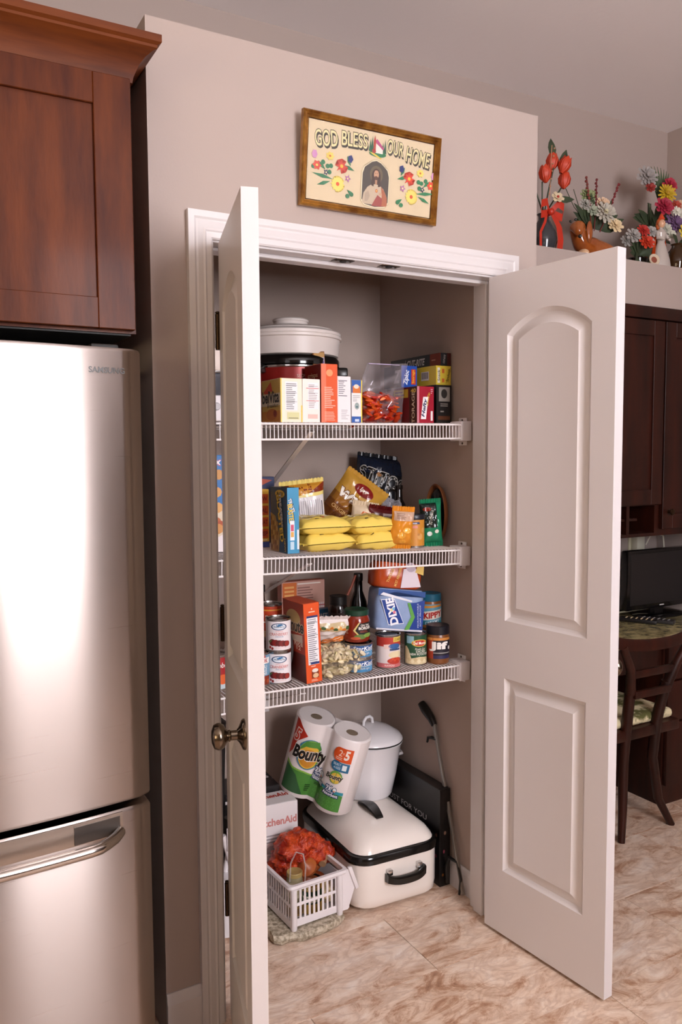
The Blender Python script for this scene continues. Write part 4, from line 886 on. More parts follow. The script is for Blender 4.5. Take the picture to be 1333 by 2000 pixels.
carton('pasta_mix_box', 'blue pasta mix box peeking out behind the orange rice box', (.49, .50, Z3(.5)), (.115, .035, .152), col='#2f76a8', designs={'front': [Tx('PASTA', .5, .8, .95, .92, '#e9eef2', .03), Tx('RONI', .55, .66, .95, .78, '#e9eef2', .03), Rc(.0, 0, 1, .4, '#c9a24a'), El(.6, .25, .3, .15, '#e0c070')]})
jar('mustard_jar', 'small jar with a yellow lid behind the white snack bag', (.648, .52, Z3(.65)), [(.03, 0), (.033, .004), (.033, .08), (.028, .095)], (.0325, .094, .122), 0, '#3a2c10', '#c9a820', (.02, .08), '#5a4a1c', [Rc(.2, .2, .8, .8, '#7a6420')])
jar('spice_jar', 'dark spice jar standing left of the salsa jar at the back', (.585, .42, Z3(.58)), [(.03, 0), (.034, .005), (.034, .17), (.028, .185)], (.03, .184, .214), -10, '#1f120d', '#15110f', (.05, .16), '#2c1c14', [Ls(.2, .2, .8, .8, 6, '#8a7a68', 3)])
jar('soy_sauce_bottle', 'tall black bottle behind the salsa jar', (.665, .42, Z3(.66)), [(.03, 0), (.034, .005), (.034, .15), (.028, .19), (.015, .225), (.014, .262)], (.016, .26, .285), -10, '#0f0b0a', '#1c1614', (.05, .14), '#181210', [Rc(.1, .1, .9, .9, '#1e1614')], cat='bottle')
tag(MB().tube([(.602, .385, Z3(.6)+.219), (.618, .383, Z3(.6)+.25), (.632, .382, Z3(.6)+.285)], [.005, .0045, .004], 8).build('straw_stick', pm('#7c3a28', .35)), 'thin reddish brown stick poking up above the salsa jar', 'stick').parent = None
# pasta bags: lumpy shells inside clear film
def pasta_bag(label, c, w_, d_, t_, rz, seed, n):
    t = thing('pasta_bag', label, 'bag', c, (0, 0, rz), 'clear bags of shell pasta')
    rnd = random.Random(seed)
    g = MB(); ri = []
    for i in range(7):
        a = -1.1+2.2*i/6; ri.append([(.006*math.cos(b)*math.cos(a)-.002, .013*math.sin(a), .0075*math.sin(b)*math.cos(a)) for b in [-.3+math.pi*1.1*k/6 for k in range(7)]])
    g.loft(ri, closed=False, cap0=False, cap1=False)
    ms = [mat('pasta_pale', '#f6e8c4', .5), mat('pasta_gold', '#eeddb0', .5), mat('pasta_herb', '#ddd09c', .5)]
    protos = [g.build('pasta_shell', m_, t, smooth=60) for m_ in ms]; used = [0, 0, 0]
    f = pillow_f(w_, d_, t_, seed, .15, 2.6, 2.6)
    for i in range(n):
        u, v = rnd.uniform(.08, .92), rnd.uniform(.06, .94); top = f(u, v)
        if v < .25 and rnd.random() < .3: v *= .5
        z = t_*.42+rnd.choice((.86, .8, .55, .2, -.3))*top*1.05-.004
        z = max(.008, z); k = rnd.choice((0, 0, 0, 1, 1, 2)); p = ((u-.5)*w_, (v-.5)*d_, z); r = (rnd.uniform(-3, 3), rnd.uniform(-3, 3), rnd.uniform(0, 6))
        if not used[k]: used[k] = 1; protos[k].location = p; protos[k].rotation_euler = r
        else: kid(protos[k], t, loc=p, rot=r)
    q = MB(); nu, nv = 20, 16
    for sg in (-1, 1):
        vs = [((i/nu-.5)*w_*1.04, (j/nv-.5)*d_*1.06, max(.0015, t_*.42+sg*(f(i/nu, j/nv)+.003))) for j in range(nv+1) for i in range(nu+1)]
        q.add(vs, [(j*(nu+1)+i, j*(nu+1)+i+1, (j+1)*(nu+1)+i+1, (j+1)*(nu+1)+i) for j in range(nv) for i in range(nu)])
    q.build('film', film('pasta_film', '#efe6d8', .10, .12), t, smooth=80)
    core = MB(); core.lathe([(.05, t_*.12), (.9, t_*.18), (1, t_*.42), (.85, t_*.62), (.05, t_*.7)], 24, sx=w_*.40, sy=d_*.40); core.build('pasta_core', mat('pasta_mass', '#e6d3a4', .6, noise_s=70, col2='#c4b47c', bump=.6, bscale=90), t)
pasta_bag('lower flatter clear bag of shell pasta', (.478, .262, Z3(.48)), .155, .17, .036, R_(4), 3, 150)
pasta_bag('upper plumper clear bag of shell pasta', (.478, .258, Z3(.48)+.036), .162, .165, .058, R_(-3), 8, 190)
pillow('frozen_style_bag', 'white bag with orange stripes lying on the pasta bags', (.470, .295, Z3(.47)+.097), .145, .10, .052, (R_(38), R_(4), R_(-4)), 7.7, '#e0d6d2', rough=.22, wr=.2,
       items=[Po([(.02, .95), (.7, .98), (.9, .72), (.02, .7)], '#c8b48e'), [El(.1+.1*k, .8+.04*(k % 2), .06, .05, ('#c8742c', '#3f5a30', '#d89a4c')[k % 3], 8) for k in range(8)], Po([(.28, .08), (.8, .2), (.8, .5), (.28, .36)], '#d8742a'), [Po([(.3, .14+.08*k), (.78, .25+.08*k), (.78, .27+.08*k), (.3, .16+.08*k)], '#e8d0b8') for k in range(3)], El(.12, .14, .1, .1, '#8a7a58')])
def tuna(label, z): return can('tuna_can', label, (.557, .236, z), .0432, .0478, -22, '#3f86b8',
    [Rc(0, .55, 1, 1, '#1f4f8c'), Rc(0, .5, 1, .56, '#c2d8e4'), Tx('StarKist', .28, .58, .92, .95, '#eef2f4', .02, .15), Tx('Chunk Light', .45, .2, .8, .42, '#dfeaf0', .01, .1), El(.88, .26, .08, .2, '#5f9cc8'), Rc(.93, .6, .98, .95, '#e6e9ee')], group='tuna cans')
tuna('lower blue tuna can under the salsa jar', Z3(.557)); tuna('upper blue tuna can directly under the salsa jar', Z3(.557)+.0482)
jar('salsa_jar', 'red salsa jar with dark green lid standing on the tuna cans', (.553, .243, Z3(.553)+.0966), [(.034, 0), (.041, .004), (.0435, .012), (.0435, .07), (.04, .08), (.037, .086)], (.0395, .086, .104), -26, '#7c2512', '#123a28', (.014, .07), None,
    [Po([(.42, .5), (.56, .9), (.99, .95), (.99, .2), (.6, .2)], '#16120f'), Po([(.38, .5), (.54, .94), (.58, .94), (.44, .5), (.62, .12), (.57, .12)], '#d8c078'), Tx('ON THE', .6, .72, .9, .84, '#e8e0d8', .02), Tx('BORDER', .54, .54, .98, .7, '#f0eae2', .03), Ls(.58, .36, .92, .5, 2, '#8a3c30', 3), El(.6, .14, .2, .14, '#5a7a34', 12), El(.85, .2, .16, .12, '#7a9a44', 12), El(.45, .06, .15, .08, '#b8502c', 12), Ls(.02, .3, .24, .8, 6, '#b88a6a', 5)])
can('pasta_can', 'red and white pasta can in front, left of the potato can', (.672, .242, Z3(.672)), .0402, .1105, -24, '#e2d3cf', [Rc(0, .7, 1, 1, '#b03428'), Rc(.0, .0, 1, .14, '#c86a6a'), Rc(.62, .84, 1, 1, '#e0c458'), Tx('22% MORE', .64, .87, .97, .96, '#5a3a1c', .01), Po([(.3, .76), (.52, .78), (.5, .64), (.32, .62)], '#e8c8bc'), El(.68, .7, .22, .09, '#2e5a92', 16), Rc(.5, .56, .9, .62, '#27406c'), El(.72, .42, .26, .12, '#e0cfa8', 14), El(.7, .22, .28, .11, '#b5301c', 16), [El(.52+.08*k, .24+.04*(k % 2), .04, .05, '#cc4a2c', 7) for k in range(5)], Tx('RAVIOLI', .34, .04, .66, .1, '#f0dcd4', .01)])
can('potato_can', 'green diced potato can between the pasta can and the dark lidded jar', (.776, .2345, Z3(.776)), .0366, .107, -28, '#1d4a30', [Rc(.1, .72, .4, .98, '#86aebc'), Po([(0, 0), (.98, 0), (.98, .22), (.6, .26), (.3, .2), (.2, .5), (.1, .62), (0, .6)], '#d8c49a'), [El(.1+.12*k, .1+.06*(k % 2), .07, .07, ('#e6d6b0', '#cbb488')[k % 2], 8) for k in range(8)], El(.62, .74, .31, .125, '#d9c04c', 20), El(.62, .74, .28, .1, '#b8281c', 20), Tx('Del Monte', .38, .69, .87, .79, '#f2ece0', .02), Tx('Fresh Cut', .44, .5, .84, .57, '#e6e2d4', .01, .2), Tx('DICED', .48, .41, .84, .485, '#f0ece0', .01), Tx('NEW POTATOES', .26, .31, .98, .39, '#f0ece0', .01)])
jar('peanut_butter_jar', 'peanut butter jar with a navy lid at the right end of the lowest shelf', (.853, .215, Z3(.853)), [(.033, 0), (.037, .004), (.038, .012), (.038, .09), (.035, .10)], (.0385, .099, .128), -30, '#7c4a26', '#14131c', (.02, .09), '#2a1a20',
    [Rc(0, 0, .3, 1, '#a83c24'), Rc(.0, .88, 1, 1, '#c8823c'), Rc(.3, .1, 1, .86, '#1c1622'), Tx('Jif', .14, .36, .84, .82, '#efe9e4', .05), Tx('e', .86, .42, .98, .6, '#e6e0dc', .03), Rc(.3, .26, .95, .3, '#a8a4a0'), Rc(.3, 0, .95, .16, '#2a2a50')], rough=.3)
can('relish_can', 'short orange can under the blue lidded peanut butter jar', (.898, .322, Z3(.898)), .037, .078, -30, '#a8451c', [Rc(0, .3, 1, .6, '#c8602c')])
jar('peanut_butter_jar', 'blue lidded peanut butter jar raised on a short can at the back right', (.898, .322, Z3(.898)+.0785), [(.034, 0), (.037, .004), (.038, .012), (.038, .105), (.035, .113)], (.0375, .112, .138), -34, '#8a5228', '#1f5f78', (.02, .103), '#5f9ab0',
    [Rc(0, 0, 1, .3, '#2a7a8c'), Po([(.1, .3), (.98, .44), (.98, .8), (.1, .66)], '#e6dccf'), To('SKIPPY', .1, .42, .99, .68, '#b5231c', '#efe0c8', .05, .1, 8), Tx('CREAMY', .3, .2, .85, .32, '#e0ecf0', .01, 0, 12), El(.5, .08, .3, .08, '#b87838'), Po([(.1, .82), (.98, .9), (.98, .98), (.1, .92)], '#d88a2c')], rough=.3)
# pack of paper plates lying across the cans
pp = thing('paper_plate_pack', 'blue wrapped paper plate pack tilted across the cans', 'pack', (.717, .245, Z3(.72)+.112), (R_(-4), R_(7), R_(-14)))
q = MB(); n = 40
def pprof(v, sc=1): return sc*(.004*noise.noise(Vector((v*40, 1, 2)))+(.006 if .15 < v < .16 else 0))
ri = []
for z, s_ in ((0, .93), (.006, .985), (.02, 1), (.05, 1.005), (.08, 1.0), (.115, .995), (.130, .975), (.137, .92)):
    ring = []
    for k in range(n):
        a = 2*math.pi*k/n; x = abs(math.cos(a))**.42*math.copysign(1, math.cos(a)); y = abs(math.sin(a))**.42*math.copysign(1, math.sin(a))
        ring.append((x*.086*s_+.003*noise.noise(Vector((x*3, y*3, z*30))), .062+y*.064*s_, z))
    ri.append(ring)
q.loft(ri); q.build('wrapped_stack', mat('pale_blue_wrap', '#8397bd', .2, noise_s=12, col2='#93a6c8'), pp, smooth=50)
art('printed_design', pp, [Rc(.02, .0, .98, .04, '#d8d4dc'), Po([(.0, .84), (.38, .96), (.98, .86), (.98, 1), (.0, 1)], '#2e4f8c'), Po([(.04, .86), (.7, .72), (.72, .76), (.1, .92)], '#dfe0e8'), Po([(.60, .02), (.70, .04), (.80, .36), (.68, .7), (.62, .7), (.72, .36)], '#5fa04a'), Po([(.70, .04), (.98, .06), (.98, .8), (.8, .72), (.68, .7), (.80, .36)], '#27408c'), Po([(.06, .74), (.34, .78), (.58, .18), (.26, .12)], '#dfe4ee'), Po([(.075, .725), (.33, .765), (.565, .195), (.27, .14)], '#24408a'),
     Tx('DIXIE', .04, .36, .58, .57, '#f0f0f4', .04, 0, 108), El(.3, .5, .03, .04, '#e0d890', 8), El(.36, .45, .03, .04, '#d87a8c', 8), El(.34, .53, .03, .04, '#7ab4d8', 8), Tx('MICROWAVABLE', .62, .38, 1.1, .42, '#c6d0e4', 0, 0, 96), Tx('SOAK PROOF', .70, .38, 1.12, .42, '#c6d0e4', 0, 0, 96)], .168, .133, plane_map((-.084, -.0035, .002), (1, 0, 0), (0, 0, 1), (0, -1, 0)), rough=.2)
npk = thing('napkin_pack', 'orange wrapped napkin pack squeezed on top of the blue plate pack', 'pack', (.722, .25, Z3(.72)+.252), (R_(-4), R_(7), R_(-14)))
q = MB(); ri = []
for z, s_ in ((0, .9), (.006, .98), (.04, 1), (.072, .97), (.084, .86)):
    ri.append([(abs(math.cos(a))**.5*math.copysign(1, math.cos(a))*.085*s_, .06+abs(math.sin(a))**.5*math.copysign(1, math.sin(a))*.06*s_, z+.003*noise.noise(Vector((a*2, z*20, 1)))) for a in [2*math.pi*k/32 for k in range(32)]])
q.loft(ri); q.build('wrapper', mat('orange_wrap', '#b5481c', .22), npk, smooth=50)
art('printed_design', npk, [Po([(.52, .0), (.95, .1), (.8, .9), (.55, .8)], '#d9ccd4'), Tx('THICKEST', .12, .48, .46, .60, '#e6b45c', .02, 0, 70), Tx('MOST ABSORBENT', .24, .43, .66, .55, '#e6b45c', .02, 0, 76), Po([(.8, .7), (.98, .6), (.98, 1), (.84, 1)], '#d8b45c'), El(.7, .9, .1, .2, '#b9a8b4')], .165, .078, plane_map((-.0825, -.0022, .003), (1, 0, 0), (0, 0, 1), (0, -1, 0)), rough=.2)

# ================================================================== PANTRY FLOOR
def rrect(cx, cy, hx, hy, z, r, n=7):
    out = []
    for qx, qy, a0 in ((1, 1, 0), (-1, 1, 90), (-1, -1, 180), (1, -1, 270)):
        for k in range(n):
            a = R_(a0+90*k/(n-1)); out.append((cx+qx*(hx-r)+r*math.cos(a), cy+qy*(hy-r)+r*math.sin(a), z))
    return out
ro = thing('roaster_oven', 'cream enamel roaster oven with black rim and domed lid', 'roaster oven', (.718, .455, 0), (0, 0, R_(-2)))
hx, hy = .168, .232
q = MB(); q.loft([rrect(0, 0, hx-.03, hy-.03, .012, .05), rrect(0, 0, hx-.012, hy-.012, .014, .06), rrect(0, 0, hx-.003, hy-.003, .024, .066), rrect(0, 0, hx-.001, hy-.001, .045, .068), rrect(0, 0, hx, hy, .05, .068), rrect(0, 0, hx, hy, .172, .068)])
q.build('body', M_ENAMEL, ro, smooth=40)
q = MB(); q.loft([rrect(0, 0, hx-.01, hy-.01, .165, .06), rrect(0, 0, hx+.004, hy+.004, .169, .07), rrect(0, 0, hx+.005, hy+.005, .188, .071), rrect(0, 0, hx+.001, hy+.001, .194, .068), rrect(0, 0, hx-.014, hy-.014, .197, .058)])
q.build('rim', mat('black_rim', '#0f0d0c', .16), ro, smooth=40)
q = MB(); q.loft([rrect(0, 0, hx-.014, hy-.014, .194, .055), rrect(0, 0, hx-.010, hy-.010, .198, .058), rrect(0, 0, hx-.014, hy-.014, .207, .056), rrect(0, 0, hx-.028, hy-.028, .228, .055), rrect(0, 0, hx-.05, hy-.052, .246, .055), rrect(0, 0, hx-.08, hy-.09, .257, .05), rrect(0, 0, .03, .06, .261, .028)])
ld = q.build('lid', M_ENAMEL, ro, smooth=60)
pts = []
q = MB(); ri = []
for i in range(11):
    t = i/10; x = -.012; y = -.115+.14*t; z = .262+.018*math.sin(math.pi*t)
    w_ = .013+.008*math.sin(math.pi*t)
    ri.append([(x-w_, y, z-.003), (x-w_*.9, y, z+.004), (x+w_*.9, y, z+.004), (x+w_, y, z-.003)])
q.loft(ri); q.build('lid_handle', M_BLACK, ld, smooth=40)
MB().lathe([(.003, .2), (.003, .202), (.0015, .2025)], 10, c=(.03, -.11, .052)).build('vent', M_BLACKM, ld)
q = MB(); ri = []
for i in range(15):
    t = i/14; x = -.062+.148*t; e = abs(2*t-1)
    zt_ = .128-.012*(1-e**4)+.006; zb = .100-.006*(1-e**3)+.002*e
    y = -hy-.012-.016*(1-e**3)
    ri.append([(x, y-.011, zb+.003), (x, y-.013, zt_-.004), (x, y-.006, zt_), (x, y+.010, zt_-.003), (x, y+.010, zb)])
q.loft(ri); hd = q.build('end_handle', M_BLACK, ro, smooth=50)
for x in (-.048, .068):
    MB().box((x-.009, -hy-.016, .125), (x+.009, -hy+.002, .143)).build('handle_clip', M_CHROME, hd, bev=.002)
q = MB()
for sx in (-1, 1):
    for sy in (-1, 1): q.lathe([(.012, 0), (.014, .002), (.014, .013)], 12, c=(sx*(hx-.06), sy*(hy-.06), 0))
q.build('foot', M_BLACKM, ro)

# stock pot on the roaster lid
sp = thing('stock_pot', 'white enamel stock pot with domed lid standing behind the paper towels', 'pot', (.770, .552, .2605), (R_(1), R_(2), 0))
MB().lathe([(.085, 0), (.092, .003), (.098, .012), (.112, .09), (.125, .196), (.130, .202), (.131, .206), (.126, .208), (.122, .204)], 44).build('pot_body', M_WENAMEL, sp)
MB().lathe([(.126, .207), (.1315, .209), (.1315, .212), (.126, .214)], 44).build('rim_line', M_BLACKM, sp)
pld = MB().lathe([(.130, .213), (.129, .217), (.119, .228), (.088, .245), (.05, .256), (.02, .26), (.002, .2605)], 44).build('lid', M_WENAMEL, sp)
MB().tube([(-.024, -.008, .256), (-.024, -.008, .272), (-.013, -.006, .285), (.004, -.002, .287), (.017, .002, .278), (.022, .004, .257)], .006, 10).build('lid_handle', M_WENAMEL, pld, smooth=60)
for sg in (1, -1):
    MB().tube([(sg*.112, -.035, .138), (sg*.135, -.03, .137), (sg*.146, 0, .136), (sg*.135, .03, .137), (sg*.112, .035, .138)], [.005, .006, .0065, .006, .005], 10).build('side_handle', M_WENAMEL, sp, smooth=60)

# two-roll paper towel pack leaning on the lid
K = 1.03; bw, bh, rl = .27*K, .28*K, .0675*K
def towel():
    cam = Vector((-.7454, -1.9817, 1.5189)); p0 = cam+(Vector((.398, .485, .392))-cam)*K+Vector((-.031, .017, -.010))
    t = thing('paper_towel_pack', 'two roll paper towel pack in a green and white wrapper leaning on the roaster lid', 'paper towels', p0, (0, 0, 0))
    t.rotation_euler = Matrix.Rotation(-.898, 3, 'Z').to_4x4().to_3x3() .__matmul__(Matrix.Rotation(.294, 3, 'Y')).__matmul__(Matrix.Rotation(.058, 3, 'X')).to_euler()
    c1, c2 = rl, 3*rl
    for k, cx in enumerate((c1, c2)):
        r = MB().lathe([(.021, .004), (rl-.004, .001), (rl-.0015, .006), (rl-.0015, bh-.006), (rl-.006, bh-.001), (.021, bh-.004), (.019, bh-.02), (.019, .02), (.021, .004)], 36, c=(cx, rl, 0), cap0=False, cap1=False).build('towel_roll', mat('paper_white', '#e8dfdc', .85, bump=.15, bscale=220), t)
        MB().lathe([(.0185, .004), (.0195, .004), (.0195, bh-.005), (.0185, bh-.005)], 24, c=(cx, rl, 0)).build('core', pm('#7a6a58', .8), r)
    # film wrap: outline of two rolls with a bridged valley
    def fy(x):
        y = 0
        for cx in (c1, c2):
            d = abs(x-cx)
            if d < rl: y = max(y, math.sqrt(rl*rl-d*d))
        return max(y, rl*.62 if abs(x-bw/2) < rl else y)
    N = 60; xs = [bw*(1-math.cos(math.pi*i/N))/2 for i in range(N+1)]
    out = [(x, rl-fy(x)) for x in xs]+[(x, rl+fy(x)) for x in xs[::-1][1:-1]]
    q = MB(); q.loft([[(x+(bw/2-x)*s_, y+(rl-y)*s_, z) for x, y in out] for z, s_ in ((.0, .04), (.006, .0), (bh-.005, .0), (bh, .05))], cap0=False, cap1=False)
    q.build('film_wrap', mat('white_film', '#e9e0de', .3), t, smooth=50)
    it = [Po([(0, .06), (1, .05), (1, .27), (.75, .31), (.5, .31), (.3, .36), (.12, .36), (0, .42)], '#4c8a3a'), Po([(0, .06), (.35, .06), (.2, .3), (0, .42)], '#2f5a34'), Po([(.5, .30), (1, .275), (1, .315), (.5, .335)], '#2f8fa0'), Po([(0, .41), (.12, .36), (.3, .355), (.5, .305), (.5, .325), (.3, .375), (.12, .385), (0, .45)], '#8ab84a')]
    for i in range(6):
        for j in range(3):
            x, y = .52+.075*i, .1+.06*j; it.append(Po([(x, y-.026), (x+.03, y), (x, y+.026), (x-.03, y)], '#589a44')); it.append(Po([(x, y-.014), (x+.016, y), (x, y+.014), (x-.016, y)], '#4a8638'))
    it += [Po([(0, .5), (.0, 1), (.06, .985), (.24, .83), (.1, .72), (.06, .58)], '#b8301f'), To('5', .035, .72, .12, .88, '#c83c28', '#e8d8d0', .02, .1, -8, .06)]
    it += [El(.32, .60, .185, .20, '#3f7f9c', 30), El(.33, .605, .17, .185, '#7cab4a', 30), El(.315, .58, .15, .165, '#e0b23c', 30), El(.315, .55, .12, .12, '#cc8a2c', 26), Po([(.15, .62), (.24, .77), (.42, .78), (.52, .62), (.4, .7), (.25, .7)], '#4f8f3c'),
           Tx('Bounty', .06, .465, .60, .70, '#e9e4dc', .075, .22, 2), Tx('Bounty', .07, .475, .59, .69, '#1d1815', .045, .22, 2)]
    it += [To('2X', .46, .40, .56, .47, '#f0eef0', '#27406a', .03, .05, 0, .06), El(.60, .415, .045, .05, '#27406a', 18), El(.60, .415, .036, .04, '#dfe6ea', 18), Po([(.57, .4), (.63, .4), (.6, .375)], '#d8742c'), To('more', .47, .365, .56, .395, '#f0eef0', '#27406a', .02, 0, 0, .05), To('Absorbent', .43, .30, .66, .36, '#f2f0f2', '#27406a', .02, 0, -5, .06)]
    it += [El(.80, .80, .075, .09, '#d9531f', 20), Rc(.80, .71, .99, .89, '#d9531f'), Tx('2', .80, .78, .85, .86, '#f4d8c8', .01), Tx('=', .855, .81, .875, .83, '#f4d8c8', .0), Tx('5', .88, .745, .95, .87, '#f4e6dc', .04, .1), Ls(.77, .73, .86, .77, 2, '#f0c8b4', 2), El(.80, .65, .07, .065, '#2a6a90', 18), Rc(.80, .585, .985, .70, '#2a6a90'), Tx('SELECT', .76, .655, .87, .685, '#dce8ee', .01), Tx('-A-SIZE', .77, .61, .87, .64, '#dce8ee', .01), Rc(.89, .61, .95, .68, '#e6eef0')]
    it += [El(.84, .50, .09, .085, '#6aa24a', 20), El(.845, .49, .075, .07, '#e2bc48', 20), Tx('Bounty', .69, .44, .95, .535, '#f0e8dc', .06, .2, 4), Tx('Bounty', .695, .445, .945, .53, '#1d1815', .04, .2, 4), To('2X', .74, .30, .83, .37, '#f0eef0', '#27406a', .03, .05, 0, .06), El(.87, .335, .03, .035, '#27406a', 16), El(.87, .335, .024, .028, '#dfe6ea', 16), Po([(.85, .325), (.89, .325), (.87, .31)], '#d8742c'), To('Absorbent', .71, .245, .93, .285, '#f2f0f2', '#27406a', .02, 0, -2, .06), To('more', .76, .287, .86, .302, '#f2f0f2', '#27406a', .01, 0, 0, .04), Ls(.36, .12, .44, .22, 4, '#1c3a1c', 6), Ls(.5, .24, .72, .28, 2, '#27502a', 4)]
    # wrap coordinate: arc length along the front outline
    cum = [0]
    fx = [(x, rl-fy(x)) for x in xs]
    for a, b in zip(fx, fx[1:]): cum.append(cum[-1]+math.hypot(b[0]-a[0], b[1]-a[1]))
    LT = cum[-1]
    def mp(u, v, l):
        s_ = (.17+.66*min(1, max(0, u/bw)))*LT
        i = 0
        while i < len(cum)-2 and cum[i+1] < s_: i += 1
        t_ = (s_-cum[i])/(cum[i+1]-cum[i]); a, b = fx[i], fx[i+1]
        dx, dy = b[0]-a[0], b[1]-a[1]; L = math.hypot(dx, dy)
        return (a[0]+dx*t_+dy/L*(l+.0006), a[1]+dy*t_-dx/L*(l+.0006), v)
    art('printed_wrapper', t, it, bw, bh, mp, step=(.005, 0), rough=.3)
    # loose pinched film at the lower corner
    MB().add([(.20, .02, .004), (.26, .03, .004), (.245, .04, -.018), (.225, .035, -.022)], [(0, 1, 2, 3)]).build('film_tail', film('clear_tail', '#e0d8d8', .4), t)
towel()

carton('mixer_box', 'white appliance box with red lettering behind the basket', (.24, .475, 0), (.205, .10, .335), rot=(0, 0, R_(-4)), col='#e3dcdc',
       designs={'front': [Tx('KitchenAid', .28, .78, .98, .86, '#c8807a', .03), Ls(.4, .6, .9, .7, 3, '#9a9496', 2), Po([(.3, .5), (.5, .58), (.8, .56), (.5, .48)], '#b9b2b4'), Rc(0, .02, 1, .3, '#d0c6c6')], 'top': [Tx('KitchenAid', .3, .5, .95, .85, '#b03a2c', .04), Ls(.45, .1, .9, .35, 2, '#8a8486', 3)]})
carton('toaster_box', 'black toaster box with white lettering behind the white appliance box', (.23, .585, 0), (.20, .135, .352), rot=(0, 0, R_(-3)), col='#191415',
       designs={'top': [Tx('Toaster', .3, .1, .98, .4, '#d6cfcf', .04), Rc(.0, .46, 1, .49, '#c9c0c0'), Tx('4 Slice', .4, .55, .95, .8, '#c9c0c0', .03)], 'front': [Rc(0, .9, 1, .93, '#c9c0c0')]})
carton('gift_box', 'black flat box with thin white lettering propped along the right pantry wall', (.8935, .255, 0), (.044, .40, .348), rot=(0, 0, R_(0)), col='#120f0f', rough=.3,
       designs={'left': [Tx('JUST FOR YOU', .16, .585, .80, .66, '#c4bebe', -.006), El(.95, .52, .015, .02, '#6a4a3c', 8), El(.94, .3, .015, .02, '#7a3040', 8)], 'front': [El(.5, .55, .12, .02, '#8a6a58', 8), El(.4, .36, .1, .02, '#8a3c4c', 8), El(.3, .12, .1, .015, '#7a4a20', 8)]})
# reacher grabber
gb = thing('reacher_grabber', 'grey reacher grabber with black pistol grip leaning against the right pantry wall', 'grabber', (0, 0, 0))
A, B = Vector((.922, .158, .012)), Vector((.936, .352, .555))
q = MB(); dv = (B-A).normalized(); sd = dv.cross(Vector((1, 0, 0))).normalized(); up = Vector((1, 0, 0))
q.loft([[P+sd*u+up*v for u, v in ((-.006, -.005), (.006, -.005), (.006, .005), (-.006, .005))] for P in (A, B)]); q.build('shaft', mat('grey_aluminium', '#9a948c', .4, metal=.7), gb, bev=.001)
q = MB(); q.tube([B+dv*-.01, B+dv*.01+Vector((0, .012, 0)), B+Vector((0, .05, .03)), B+Vector((-.002, .075, .05))], [.011, .014, .017, .014], 12); q.build('grip', M_BLACK, gb, smooth=60)
MB().tube([B+dv*-.06, B+Vector((0, .012, -.06)), B+Vector((0, .034, -.066)), B+Vector((0, .04, -.085))], [.006, .006, .005, .004], 8).build('trigger', M_BLACK, gb, smooth=60)
MB().tube([A+Vector((0, .035, .1)), A+Vector((-.004, .075, .1)), A+Vector((-.006, .088, .06)), A+Vector((-.006, .082, .005))], [.005, .007, .008, .006], 8).build('jaw', M_BLACK, gb, smooth=60)
MB().tube([A+Vector((0, .035, .1)), A+Vector((-.002, .012, .05)), A+Vector((-.004, .018, -.006))], [.004, .005, .004], 8).build('jaw', M_BLACK, gb, smooth=60)

# stone slab and the white stacking basket on it
rnd = random.Random(11); out = []
for k in range(22):
    a = 2*math.pi*k/22; r = 1+rnd.uniform(-.07, .07)
    out.append((.145*r*abs(math.cos(a))**.55*math.copysign(1, math.cos(a)), .125*r*abs(math.sin(a))**.55*math.copysign(1, math.sin(a))))
q = MB(); q.loft([[(x*s_+rnd.uniform(-.003, .003), y*s_+rnd.uniform(-.003, .003), z) for x, y in out] for z, s_ in ((0, .93), (.008, .99), (.018, 1.0), (.026, .985), (.03, .96))])
tag(q.build('stone_slab', mat('speckled_granite', '#8c7e68', .75, noise_s=70, col2='#c6b9a4', detail=6, bump=.5, bscale=60, contrast=(.4, .58)), loc=(.375, .335, 0), rot=(0, 0, R_(4)), smooth=30), 'broken granite slab under the white plastic basket', 'stone')
bk = thing('stacking_basket', 'white plastic slotted stacking basket on the stone slab', 'basket', (.306, .233, .0305), (0, 0, R_(3)))
BW, BD, BH = .20, .235, .135
def slat(p, parent=bk): return p
q = MB(); q.box((.004, .004, .006), (BW+.02, BD-.004, .010)); q.build('base', M_WPLAS, bk, smooth=0)
for nm, y0 in (('front', 0), ('back', BD-.004)):
    fr_ = MB(); fr_.box((.012, y0, .006), (BW-.022, y0+.004, .030)); fr_.box((.012, y0, .072), (BW-.022, y0+.004, .082)); fr_.box((.012, y0, .122), (BW-.022, y0+.004, BH)); fr_.box((.0, y0, .0), (.016, y0+.004, BH)); fr_.box((BW-.035, y0, .006), (BW-.012, y0+.004, BH))
    f_ = fr_.build('side_panel', M_WPLAS, bk, bev=.001, seg=1)
    s0 = MB().box((0, y0+.0004, .028), (.008, y0+.0038, .124)).build('slat', M_WPLAS, f_, bev=.0015, seg=1); s0.location.x = .016
    for k in range(1, 10): kid(s0, f_, loc=(.016+k*.0165, 0, 0))
fr_ = MB(); fr_.box((0, .004, .006), (.004, BD-.004, .030)); fr_.box((0, .004, .072), (.004, BD-.004, .082)); fr_.box((0, .004, .122), (.004, BD-.004, BH))
f_ = fr_.build('end_panel', M_WPLAS, bk, bev=.001, seg=1)
s0 = MB().box((.0004, 0, .028), (.0038, .008, .124)).build('slat', M_WPLAS, f_, bev=.0015, seg=1); s0.location.y = .014
for k in range(1, 13): kid(s0, f_, loc=(0, .014+k*.0165, 0))
